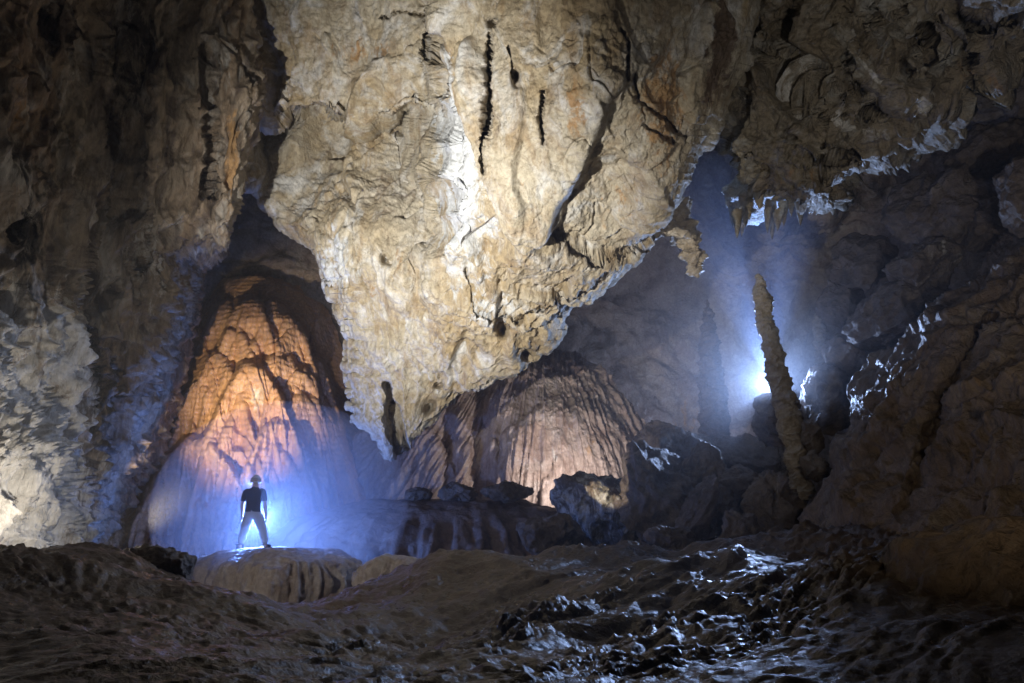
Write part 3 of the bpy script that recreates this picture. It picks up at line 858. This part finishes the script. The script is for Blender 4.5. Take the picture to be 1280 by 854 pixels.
def boulder(label, px, py, d, wpx, hpx, depth, seed, mat=None, rot=0.0, n=34, cuts=11, name='boulder', rough_=1.0, tag=True, group=None, pale=0.0):
    """angular block centred at a pixel/depth, size in pixels of the photograph"""
    if n not in _CS: _CS[n] = cube_sphere(n)
    V, F = _CS[n]
    r_ = np.random.RandomState(seed)
    k = r_.normal(size=(cuts, 3)); k /= np.linalg.norm(k, axis=1)[:, None]
    dist = r_.uniform(.62, .95, cuts)
    r = np.full(len(V), 1.06)
    for kk, dd in zip(k, dist):
        c = V @ kk
        r = np.minimum(r, np.where(c > .05, dd / np.maximum(c, .05), 9))
    B = V * r[:, None]
    ext = np.abs(B).max(0)
    m = d / FPX / 1.0
    S = np.array([wpx * .5 * m, depth * .5, hpx * .5 * m]) / ext
    B = B * S
    c, s = math.cos(rot), math.sin(rot)
    B = np.stack([B[:, 0] * c - B[:, 2] * s, B[:, 1], B[:, 0] * s + B[:, 2] * c], -1)
    ctr = proj(px, py, d)
    nn = V
    size = min(S)
    W = B + ctr
    h = size * (.16 * fbm(W, .9 / max(size, .3), 4, .55, seed) + .10 * (ridged(W, 1.6 / max(size, .3), 4, .55, seed + 3) - .6) + .12 * facet(W, 1.5 / max(size, .3), .8, seed % 50))
    B = B + nn * (h * rough_)[:, None] + ctr
    o = mesh_np(name, B, F, mat or M_BOUL, attrs={'pale': np.full(len(B), pale), 'ochre': np.zeros(len(B)), 'stain': np.zeros(len(B))})
    return props(o, label, 'boulder', group) if tag else o

G1 = 'boulders in the rubble pile below the stalagmite'
boulder('big dark boulder whose left face glows cream in lamplight', 752, 632, 19.0, 130, 90, 2.2, 11, group=G1, rot=-.25, n=44, pale=.45)  # pale tint puts the lamplit cream into the rock colour
boulder('large grey boulder leaning in the middle of the rubble pile', 824, 622, 17.8, 100, 150, 2.2, 12, group=G1, rot=.25, n=44)
boulder('dark boulder crowning the pile under the blue haze', 850, 575, 20.0, 110, 75, 2.2, 13, group=G1, rot=-.2, n=40)
boulder('upright grey block left of the bright wet rubble', 880, 598, 18.0, 50, 90, 1.2, 14, group=G1, rot=.15)
boulder('long pale slab leaning diagonally against the pile', 866, 650, 16.6, 40, 130, 1.0, 15, group=G1, rot=-.62)
boulder('black boulder at the foot of the leaning slab', 838, 680, 15.6, 60, 50, 1.0, 16, M_DARK, group=G1)
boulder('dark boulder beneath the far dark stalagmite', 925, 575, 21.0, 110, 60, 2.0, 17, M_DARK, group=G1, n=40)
boulder('brown block behind the foot of the stalagmite', 925, 615, 17.8, 70, 60, 1.3, 18, group=G1)
boulder('knobbly pale boulder left of the stalagmite foot', 960, 630, 16.6, 62, 80, 1.2, 19, M_BOUL, group=G1, rot=-.3, rough_=1.9, pale=.25, n=60, cuts=16)
boulder('small rough boulder with a rounded top low in the pile', 925, 668, 15.4, 60, 50, 1.0, 20, group=G1, rough_=1.5)
boulder('grey block just right of the stalagmite', 1014, 546, 17.6, 26, 50, .7, 21, group=G1, rough_=1.3)
boulder('jagged grey rock right of the stalagmite foot', 1022, 585, 17.0, 34, 34, .7, 22, group=G1, rough_=1.4)
boulder('brown boulder sitting high behind the stalagmite', 1040, 500, 18.5, 70, 90, 1.6, 23, rot=.3, group=G1)
boulder('dark boulder hiding the lamp behind the stalagmite', 978, 525, 18.9, 70, 76, 1.2, 24, M_DARK, group=G1)
boulder('narrow dark rock wedged behind the leaning slab', 905, 640, 17.2, 40, 70, 1.0, 25, M_DARK, rot=.2, group=G1)
boulder('dark rounded boulder at the left foot of the pile', 692, 666, 17.2, 84, 56, 1.0, 26, M_DARK, group=G1)
boulder('small stone at the end of the pale slab', 790, 688, 15.2, 40, 26, .8, 27, M_DARK, group=G1)
boulder('low stone beside the knobbly boulder', 985, 612, 18.9, 60, 60, 1.0, 28, M_DARK, group=G1)

G2 = 'blocks piled against the far right wall'
boulder('big pentagonal brown block under the roof at right', 1168, 268, 16.5, 122, 110, 2.6, 31, group=G2, n=44, pale=.12)
boulder('pinkish rock wedge below the big pentagonal block', 1150, 335, 16.2, 90, 70, 2.0, 32, group=G2, n=40, pale=.3, rot=.35)
boulder('large pale topped block beside the right slope', 1120, 398, 16.8, 130, 90, 2.4, 33, group=G2, n=44, rot=.35)
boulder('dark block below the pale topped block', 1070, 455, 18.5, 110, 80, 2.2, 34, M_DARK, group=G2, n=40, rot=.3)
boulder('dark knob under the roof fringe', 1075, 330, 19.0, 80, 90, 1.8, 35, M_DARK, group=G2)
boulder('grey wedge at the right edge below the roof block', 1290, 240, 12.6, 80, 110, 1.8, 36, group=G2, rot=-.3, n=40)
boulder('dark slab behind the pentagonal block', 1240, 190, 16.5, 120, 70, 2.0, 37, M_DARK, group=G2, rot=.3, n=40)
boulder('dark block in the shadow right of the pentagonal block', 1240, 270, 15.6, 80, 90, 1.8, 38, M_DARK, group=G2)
boulder('small block between the haze and the dark knob', 1050, 375, 20.0, 60, 70, 1.4, 39, M_DARK, group=G2)

G3 = 'flat rocks on the flowstone bench'
boulder('black flat topped rock standing on the flowstone bench', 632, 616, 20.0, 66, 26, 1.0, 41, M_DARK, group=G3, cuts=14)
boulder('low grey rock left of the flat topped rock', 575, 617, 20.2, 52, 26, 1.0, 42, M_DARK, group=G3)
boulder('small dark stone at the left end of the bench', 522, 618, 20.4, 36, 18, .8, 43, M_DARK, group=G3)
boulder('dark brown rock slab on the crest of the left mud mound', 186, 712, 9.0, 104, 46, 1.0, 44, M_DARK, n=44, rough_=1.2)
boulder('wet rounded stone at the bottom of the left mound', 232, 838, 3.7, 26, 24, .12, 45, M_MUD)
boulder('massive brown rock outcrop at the bottom right corner', 1270, 800, 5.2, 330, 260, 2.6, 63, M_SLOPE, rot=.35, n=90, name='rock_outcrop', rough_=.8)
def on_floor(px, py):
    for d in np.arange(4.0, 13.0, .05):
        p = proj(px, py, d)
        if p[2] < float(floor_z(p[None, :2])[0]): break
    return float(d)
for i, (bx, by, bl) in enumerate(((668, 733, 'tiny upright stone on the mud, left of three'), (681, 732, 'tiny upright stone on the mud, middle of three'),
                                  (696, 735, 'tiny upright stone on the mud, right of three'))):
    boulder(bl, bx, by - 3, on_floor(bx, by), 12, 13, .14, 50 + i, M_BOUL, n=12, group='tiny stones on the right mound')

# ------------------------------------------------------------------ dripstone
def tube(name, path, radii, mat, seed, nu=90, nv=300, scale_h=.05, flat=1.0, cap=True, parent=None, kind='scaly'):
    path = np.asarray(path, float); t = np.linspace(0, len(path) - 1, nv)
    C = catmull(path, t)
    R = np.maximum(catmull(np.asarray(radii, float)[:, None], t)[:, 0], .004)
    T = np.gradient(C, axis=0); T /= np.linalg.norm(T, axis=1)[:, None]
    X = np.cross(T, [0, 1, 0]); X /= np.linalg.norm(X, axis=1)[:, None]; Y = np.cross(T, X)
    a = np.linspace(0, 2 * np.pi, nu, endpoint=False)
    D = np.cos(a)[None, :, None] * X[:, None] + np.sin(a)[None, :, None] * Y[:, None]
    V = C[:, None] + D * R[:, None, None]
    h = .18 * R[:, None] * fbm(V, 1.1, 3, .5, seed)
    if kind == 'scaly':
        W = warp(V, 1.3, .15, seed + 2)
        h = h + scale_h * (ridged(W, (3.2, 3.2, 5.0), 4, .6, seed + 3) - .6) + scale_h * .6 * facet(W, (3.5, 3.5, 6.5), .9, seed) \
            + scale_h * .8 * np.sin(fbm(V, .8, 2, .5, seed + 5) * 5 + V[..., 2] * 8.5)
    else:
        q = np.stack([np.cos(a)[None] * 3 + 0 * R[:, None], np.sin(a)[None] * 3 + 0 * R[:, None], V[..., 2] * .6], -1)
        h = h + .30 * R[:, None] * (ridged(q, 1.0, 4, .55, seed) - .6) + .06 * R[:, None] * fbm(V, 7, 3, .5, seed + 4)
    V = V + D * (h * np.minimum(1, R / .12)[:, None])[..., None]
    o = mesh_np(name, V, grid_faces(nv, nu, True), mat, base=(C[np.argmin(C[:, 2])] if parent is None else C[0]), parent=parent)
    return o

tops = [(947, 343, 18.0), (951, 365, 18.0), (957, 400, 18.0), (968, 450, 18.0), (980, 500, 18.0), (990, 545, 18.0), (997, 580, 18.0), (1002, 625, 18.0)]
o = tube('stalagmite', [proj(*p) for p in tops], [.05, .19, .215, .255, .285, .28, .26, .28], M_COL, 201, 140, 460, .045)
props(o, 'tall slender leaning stalagmite with scaly surface in front of the blue lamp', 'stalagmite')
far = [(884, 375, 26), (886, 420, 26), (888, 460, 26), (891, 500, 26), (893, 545, 26), (894, 600, 26)]
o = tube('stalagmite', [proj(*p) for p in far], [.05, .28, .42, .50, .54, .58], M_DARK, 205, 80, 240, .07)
props(o, 'thick dark stalagmite in silhouette left of the lit slender one', 'stalagmite')
o = tube('stalagmite', [proj(*p) for p in [(1024, 372, 23), (1026, 420, 23), (1030, 460, 23), (1032, 520, 23)]], [.04, .22, .3, .34], M_COL, 207, 60, 160, .05)
props(o, 'thin dim stalagmite in the haze right of the lamp', 'stalagmite')

# roof lump with a fringe of stalactites above the beam
LUMP = boulder('dark roof lump fringed with small stalactites above the blue beam', 955, 242, 17.5, 110, 80, 2.4, 61, M_ROOF, n=44, name='roof_lump')
LUMP['category'] = 'rock formation'
rr = random.Random(5)
for i in range(16):
    x = 915 + i * 5.6 + rr.uniform(-2, 2); y0 = 255 + 12 * math.sin(i * .8); L_ = rr.uniform(16, 36)
    dd = 17.3 + rr.uniform(-.7, .5)
    a = proj(x, y0, dd); b = proj(x + rr.uniform(-1, 1), y0 + L_, dd)
    tube('stalactite', [a, a + (b - a) * .4, a + (b - a) * .8, b], [.13, .10, .05, .008], M_ROOF, 300 + i, 14, 24, .02, parent=LUMP, kind='drip')
a = [proj(x, y, 15.6) for x, y in ((838, 262), (852, 284), (863, 304), (868, 322), (870, 336), (873, 347))]
o = tube('stalactite', a, [.40, .30, .22, .24, .15, .02], M_COL, 351, 60, 110, .09)
props(o, 'stubby pale stalactite hanging by the edge of the great mass', 'stalactite')
a = [proj(x, y, 14.6) for x, y in ((815, 292), (830, 287), (845, 291), (858, 294), (864, 298))]
o = tube('rock_spur', a, [.16, .17, .12, .08, .02], M_COL, 352, 40, 70, .04)
props(o, 'bright pale rock spur sticking out from the mass edge', 'rock spur')
# small drip teeth along the lower edge of the mass, parts of it
edge_line = np.array([(500, 560), (527, 540), (566, 508), (600, 490), (626, 470), (680, 430), (718, 382), (768, 332)], float)
for i in range(34):
    t = rr.uniform(0, 6.6); k = int(t); u = t - k
    x, y = edge_line[k] * (1 - u) + edge_line[k + 1] * u
    dd = float(mass_depth(np.array([[x, y]]))[0]) + 1.0 + rr.uniform(-.2, .3)
    L_ = rr.uniform(8, 17)
    a = proj(x - 7, y - 16, dd); b = proj(x - 7, y - 14 + L_, dd)
    tube('drip_tooth', [a, a + (b - a) * .4, a + (b - a) * .8, b], [.09, .06, .03, .006], M_MASS, 400 + i, 12, 16, .02, parent=MASS, kind='drip')

# ------------------------------------------------------------------ the caver
def skin_mesh(name, verts, edges, radii, mat, parent=None, root=0, sub=2):
    me = bpy.data.meshes.new(name)
    me.from_pydata(verts, edges, [])
    o = bpy.data.objects.new(name, me); sc.collection.objects.link(o)
    m = o.modifiers.new('Skin', 'SKIN'); m.use_smooth_shade = True; m.branch_smoothing = .4
    for v, r in zip(me.skin_vertices[0].data, radii):
        v.radius = r if isinstance(r, tuple) else (r, r); v.use_root = False
    me.skin_vertices[0].data[root].use_root = True
    s = o.modifiers.new('Subdivision', 'SUBSURF'); s.levels = sub; s.render_levels = sub
    dg = bpy.context.evaluated_depsgraph_get()
    ev = bpy.data.meshes.new_from_object(o.evaluated_get(dg))
    bpy.data.objects.remove(o); bpy.data.meshes.remove(me)
    ev.name = name
    ev.materials.clear(); ev.materials.append(mat)
    ev.polygons.foreach_set('use_smooth', [True] * len(ev.polygons))
    r = bpy.data.objects.new(name, ev); sc.collection.objects.link(r)
    if parent: r.parent = parent
    return r

def build_caver():
    S = .0192
    feet = P(313, 688.5, 17.0)
    root = bpy.data.objects.new('person', None); sc.collection.objects.link(root)
    root.location = feet
    props(root, 'caver in helmet, black T-shirt and grey trousers standing legs apart, back turned', 'person')
    skin = plain('skin', (.62, .42, .32), .5); shirt = plain('black_cotton', (.015, .016, .022), .85, .2)
    trous = plain('grey_cloth', (.52, .54, .56), .85, .2); boot = plain('boot_leather', (.03, .025, .02), .6)
    helm = plain('helmet_shell', (.88, .88, .87), .3); red = plain('red_band', (.45, .03, .03), .5); blk = plain('black_strap', (.02, .02, .02), .6)
    X = lambda px: (px - 313) * S
    Z = lambda py: (688.5 - py) * S
    # body: one continuous skinned figure, facing +y
    v = []; e = []; r = []
    def add(p, rad, prev=None):
        v.append(p); r.append(rad)
        if prev is not None: e.append((prev, len(v) - 1))
        return len(v) - 1
    pel = add((X(312), 0, .93), (.12, .09))
    wa = add((X(311.5), .01, 1.10), (.11, .08), pel); ch = add((X(311.3), .0, 1.30), (.13, .085), wa)
    sh = add((X(311.3), .0, 1.40), (.10, .07), ch); nk = add((X(311.2), .01, 1.50), (.068, .07), sh)
    hd0 = add((X(311.2), .02, 1.575), (.088, .105), nk); hd1 = add((X(311.2), .025, 1.66), (.095, .12), hd0); hd2 = add((X(311.2), .02, 1.735), (.06, .075), hd1)
    add((X(311.2), .125, 1.615), (.014, .014), hd0)      # nose
    for sx in (-1, 1): add((X(311.2) + sx * .088, .01, 1.615), (.010, .022), hd1)   # ears
    for sx, el, wr, kn, an in ((-1, (X(296.6), .03, 1.07), (X(297.2), .07, .80), (X(302.5), .04, .47), (X(299.5), -.02, .09)),
                               (1, (X(325.4), .03, 1.08), (X(327.0), .07, .82), (X(325.5), .04, .46), (X(332.0), -.02, .09))):
        s0 = add((X(311.3) + sx * .19, 0, 1.40), (.055, .055), sh)
        ea = add(el, (.054, .054), s0)
        w = add(wr, (.036, .040), ea)
        palm = add((wr[0] + sx * .004, wr[1] + .015, wr[2] - .075), (.022, .038), w)
        for f, (dy, ln) in enumerate(((-.030, .062), (-.010, .080), (.011, .085), (.032, .076))):
            b = add((palm and v[palm][0] + sx * .002, v[palm][1] + dy, v[palm][2] - .030), (.0095, .0095), palm)
            m_ = add((v[b][0] - sx * .006, v[b][1] + .004, v[b][2] - ln * .55), (.0085, .0085), b)
            add((v[b][0] - sx * .022, v[b][1] + .008, v[b][2] - ln), (.0075, .0075), m_)
        tb = add((wr[0] - sx * .010, wr[1] + .052, wr[2] - .055), (.0105, .0105), w)
        add((wr[0] - sx * .016, wr[1] + .066, wr[2] - .098), (.0085, .0085), tb)
        hip = add((X(312) + sx * .10, 0, .86), (.085, .09), pel)
        k_ = add(kn, (.055, .057), hip); a_ = add(an, (.040, .045), k_)
        add((an[0] + sx * .03, .13, .045), (.040, .032), a_)
    skin_mesh('body', v, e, r, skin, root)
    # T-shirt
    ringz = [(.90, .188, .128), (.93, .186, .126), (1.05, .172, .120), (1.18, .180, .122), (1.30, .205, .130), (1.37, .212, .125), (1.415, .185, .108), (1.45, .125, .088), (1.475, .080, .078), (1.495, .066, .068)]
    rz = catmull(np.array(ringz), np.linspace(0, len(ringz) - 1, 40))
    q = np.linspace(0, 2 * np.pi, 36, endpoint=False)[None]
    T_ = np.stack([X(311.4) + rz[:, 1:2] * np.sign(np.cos(q)) * np.abs(np.cos(q)) ** .85, rz[:, 2:3] * np.sin(q), rz[:, 0:1] + 0 * q], -1)
    T_ = T_ + np.stack([np.cos(q) + 0 * T_[..., 0], np.sin(q) + 0 * T_[..., 0], 0 * T_[..., 0]], -1) * (.010 * fbm(T_, (8, 8, 6), 3, .6, 91))[..., None]
    VV = [T_.reshape(-1, 3)]; FF = [grid_faces(40, 36, True)]; off = 40 * 36
    for sx, ex in ((-1, X(297.8)), (1, X(324.0))):
        pth = catmull(np.array([(X(311.4) + sx * .13, 0, 1.405), (X(311.4) + sx * .195, 0, 1.375), ((X(311.4) + sx * .21 + ex) / 2, .01, 1.28), (ex, .02, 1.155)]), np.linspace(0, 3, 14))
        rad = np.interp(np.linspace(0, 3, 14), [0, 1, 2, 3], [.055, .074, .073, .072])
        Tn = np.gradient(pth, axis=0); Tn /= np.linalg.norm(Tn, axis=1)[:, None]
        U = np.cross(Tn, [0, 1, 0]); U /= np.linalg.norm(U, axis=1)[:, None]; Wd = np.cross(Tn, U)
        S_ = pth[:, None] + rad[:, None, None] * (np.cos(q[0])[None, :, None] * U[:, None] + np.sin(q[0])[None, :, None] * Wd[:, None])
        VV.append(S_.reshape(-1, 3)); FF.append(grid_faces(14, 36, True) + off); off += 14 * 36
    ts = mesh_np('t_shirt', np.concatenate(VV), np.concatenate(FF), shirt, base=(0, 0, 0)); ts.parent = root; ts.location = (0, 0, 0)
    # trousers
    v3 = [(X(312), 0, 1.06), (X(312), 0, .92)]; r3 = [(.190, .155), (.205, .165)]; e3 = [(0, 1)]
    for sx, kn, an in ((-1, (X(302.5), .04, .47), (X(299.8), -.02, .13)), (1, (X(325.5), .04, .46), (X(331.6), -.02, .13))):
        v3.append((X(312) + sx * .105, 0, .84)); r3.append((.145, .150)); e3.append((1, len(v3) - 1))
        v3.append(((v3[-1][0] + kn[0]) / 2, .025, .66)); r3.append((.122, .128)); e3.append((len(v3) - 2, len(v3) - 1))
        v3.append(kn); r3.append((.102, .106)); e3.append((len(v3) - 2, len(v3) - 1))
        v3.append(((kn[0] + an[0]) / 2, .0, .30)); r3.append((.094, .098)); e3.append((len(v3) - 2, len(v3) - 1))
        v3.append(an); r3.append((.086, .09)); e3.append((len(v3) - 2, len(v3) - 1))
    tr = skin_mesh('trousers', v3, e3, r3, trous, root, 1)
    for ob, amp in ((tr, .016),):
        n = len(ob.data.vertices); co = np.zeros(n * 3, np.float32); ob.data.vertices.foreach_get('co', co); co = co.reshape(-1, 3)
        no = np.zeros(n * 3, np.float32); ob.data.vertices.foreach_get('normal', no); no = no.reshape(-1, 3)
        co = co + no * (amp * fbm(co, (9, 9, 14), 3, .6, 77))[:, None]
        ob.data.vertices.foreach_set('co', co.ravel())
    # boots
    for sx, ax in ((-1, X(299.5)), (1, X(332.0))):
        bm_v = [(ax, -.03, .14), (ax, -.035, .06), (ax + sx * .018, .06, .055), (ax + sx * .036, .16, .045)]
        skin_mesh('boot', bm_v, [(0, 1), (1, 2), (2, 3)], [(.088, .092), (.088, .085), (.082, .075), (.072, .065)], boot, root, 1)
    # helmet
    a = np.linspace(0, 2 * np.pi, 40, endpoint=False)[None]; t = np.linspace(0, 1, 18)[:, None]
    hx, hy, hz = .124, .150, .165
    r_ = np.sin(t * np.pi * .5); z_ = np.cos(t * np.pi * .5)
    Vh = np.stack([hx * r_ * np.cos(a), hy * r_ * np.sin(a), hz * z_ + 0 * a], -1)
    brim = Vh[-1:] * np.array([1.03, 1.05, 1]) + [0, 0, -.004]
    low = Vh[-1:] * np.array([1.01, 1.03, 1]) + [0, 0, -.026]; inn = Vh[-1:] * np.array([.94, .94, 1]) + [0, 0, -.024]
    ridge = 1 + .05 * np.exp(-((np.cos(a)) / .16) ** 2) * np.ones_like(t)
    Vh = Vh * ridge[..., None]
    Vh = np.concatenate([Vh, brim, low, inn]) + [X(311.2), .02, 1.615]
    h = mesh_np('helmet', Vh, grid_faces(len(Vh), 40, True)[:, ::-1], helm, base=(0, 0, 0))
    h.parent = root; h.location = (0, 0, 0)
    def band(name, mat, z0, z1, k0, k1):
        A = np.array([[((hx * k0) * math.cos(q) + X(311.2), (hy * k0) * math.sin(q) + .02, z0) for q in a[0]], [((hx * k1) * math.cos(q) + X(311.2), (hy * k1) * math.sin(q) + .02, z1) for q in a[0]]])
        o = mesh_np(name, A, grid_faces(2, 40, True), mat, base=(0, 0, 0)); o.parent = h; o.location = (0, 0, 0)
    band('red_stripe', red, 1.636, 1.645, 1.035, 1.03)
    band('lamp_strap', blk, 1.668, 1.677, 1.02, 1.0)
    # belt and chest lamp hung in front of him
    bm = bmesh.new(); bmesh.ops.create_cone(bm, cap_ends=True, segments=20, radius1=.05, radius2=.035, depth=.08, matrix=Matrix.Translation((X(312.5), .20, Z(651))) @ Matrix.Rotation(math.radians(-90), 4, 'X'))
    me = bpy.data.meshes.new('chest_lamp'); bm.to_mesh(me); bm.free(); me.materials.append(blk)
    o = bpy.data.objects.new('chest_lamp', me); sc.collection.objects.link(o); o.parent = root
    CHEST.location = feet + Vector((X(313), .42, Z(650)))
build_caver()

# ------------------------------------------------------------------ mist in the cave air
def mist_mat(name, density, g, col=(.86, .90, 1.0)):
    m = bpy.data.materials.new(name); m.use_nodes = True
    nt = m.node_tree; nt.nodes.clear()
    out = nt.nodes.new('ShaderNodeOutputMaterial'); pv = nt.nodes.new('ShaderNodeVolumePrincipled')
    pv.inputs['Color'].default_value = col + (1,)
    pv.inputs['Density'].default_value = density
    pv.inputs['Anisotropy'].default_value = g
    nt.links.new(pv.outputs[0], out.inputs['Volume'])
    return m

def build_haze():
    bm = bmesh.new(); bmesh.ops.create_cube(bm, size=1)
    me = bpy.data.meshes.new('haze'); bm.to_mesh(me); bm.free()
    o = bpy.data.objects.new('haze', me); sc.collection.objects.link(o)
    o.location = (0, 16, 10); o.scale = (60, 50, 34)
    me.materials.append(mist_mat('thin_mist', .0022, .6))
    props(o, 'thin mist hanging in the cave air', 'mist', None, 'stuff')
    # denser mist banks added so the air round two lamps glows
    for ctr, rad, den, g, lab in ((CHEST.location + Vector((.6, -.2, .3)), (3.1, 2.2, 2.6), .11, .2, 'blue lit mist around the standing caver'),
                                  (P(925, 395, 20.5), (5.2, 4.0, 5.4), .021, .35, 'blue lit mist bank around the slender stalagmite')):
        bm = bmesh.new(); bmesh.ops.create_icosphere(bm, subdivisions=4, radius=1)
        me = bpy.data.meshes.new('mist_bank'); bm.to_mesh(me); bm.free()
        o = bpy.data.objects.new('mist_bank', me); sc.collection.objects.link(o)
        o.location = ctr; o.scale = rad
        me.materials.append(mist_mat('mist', den, g))
        props(o, lab, 'mist', None, 'stuff')
build_haze()
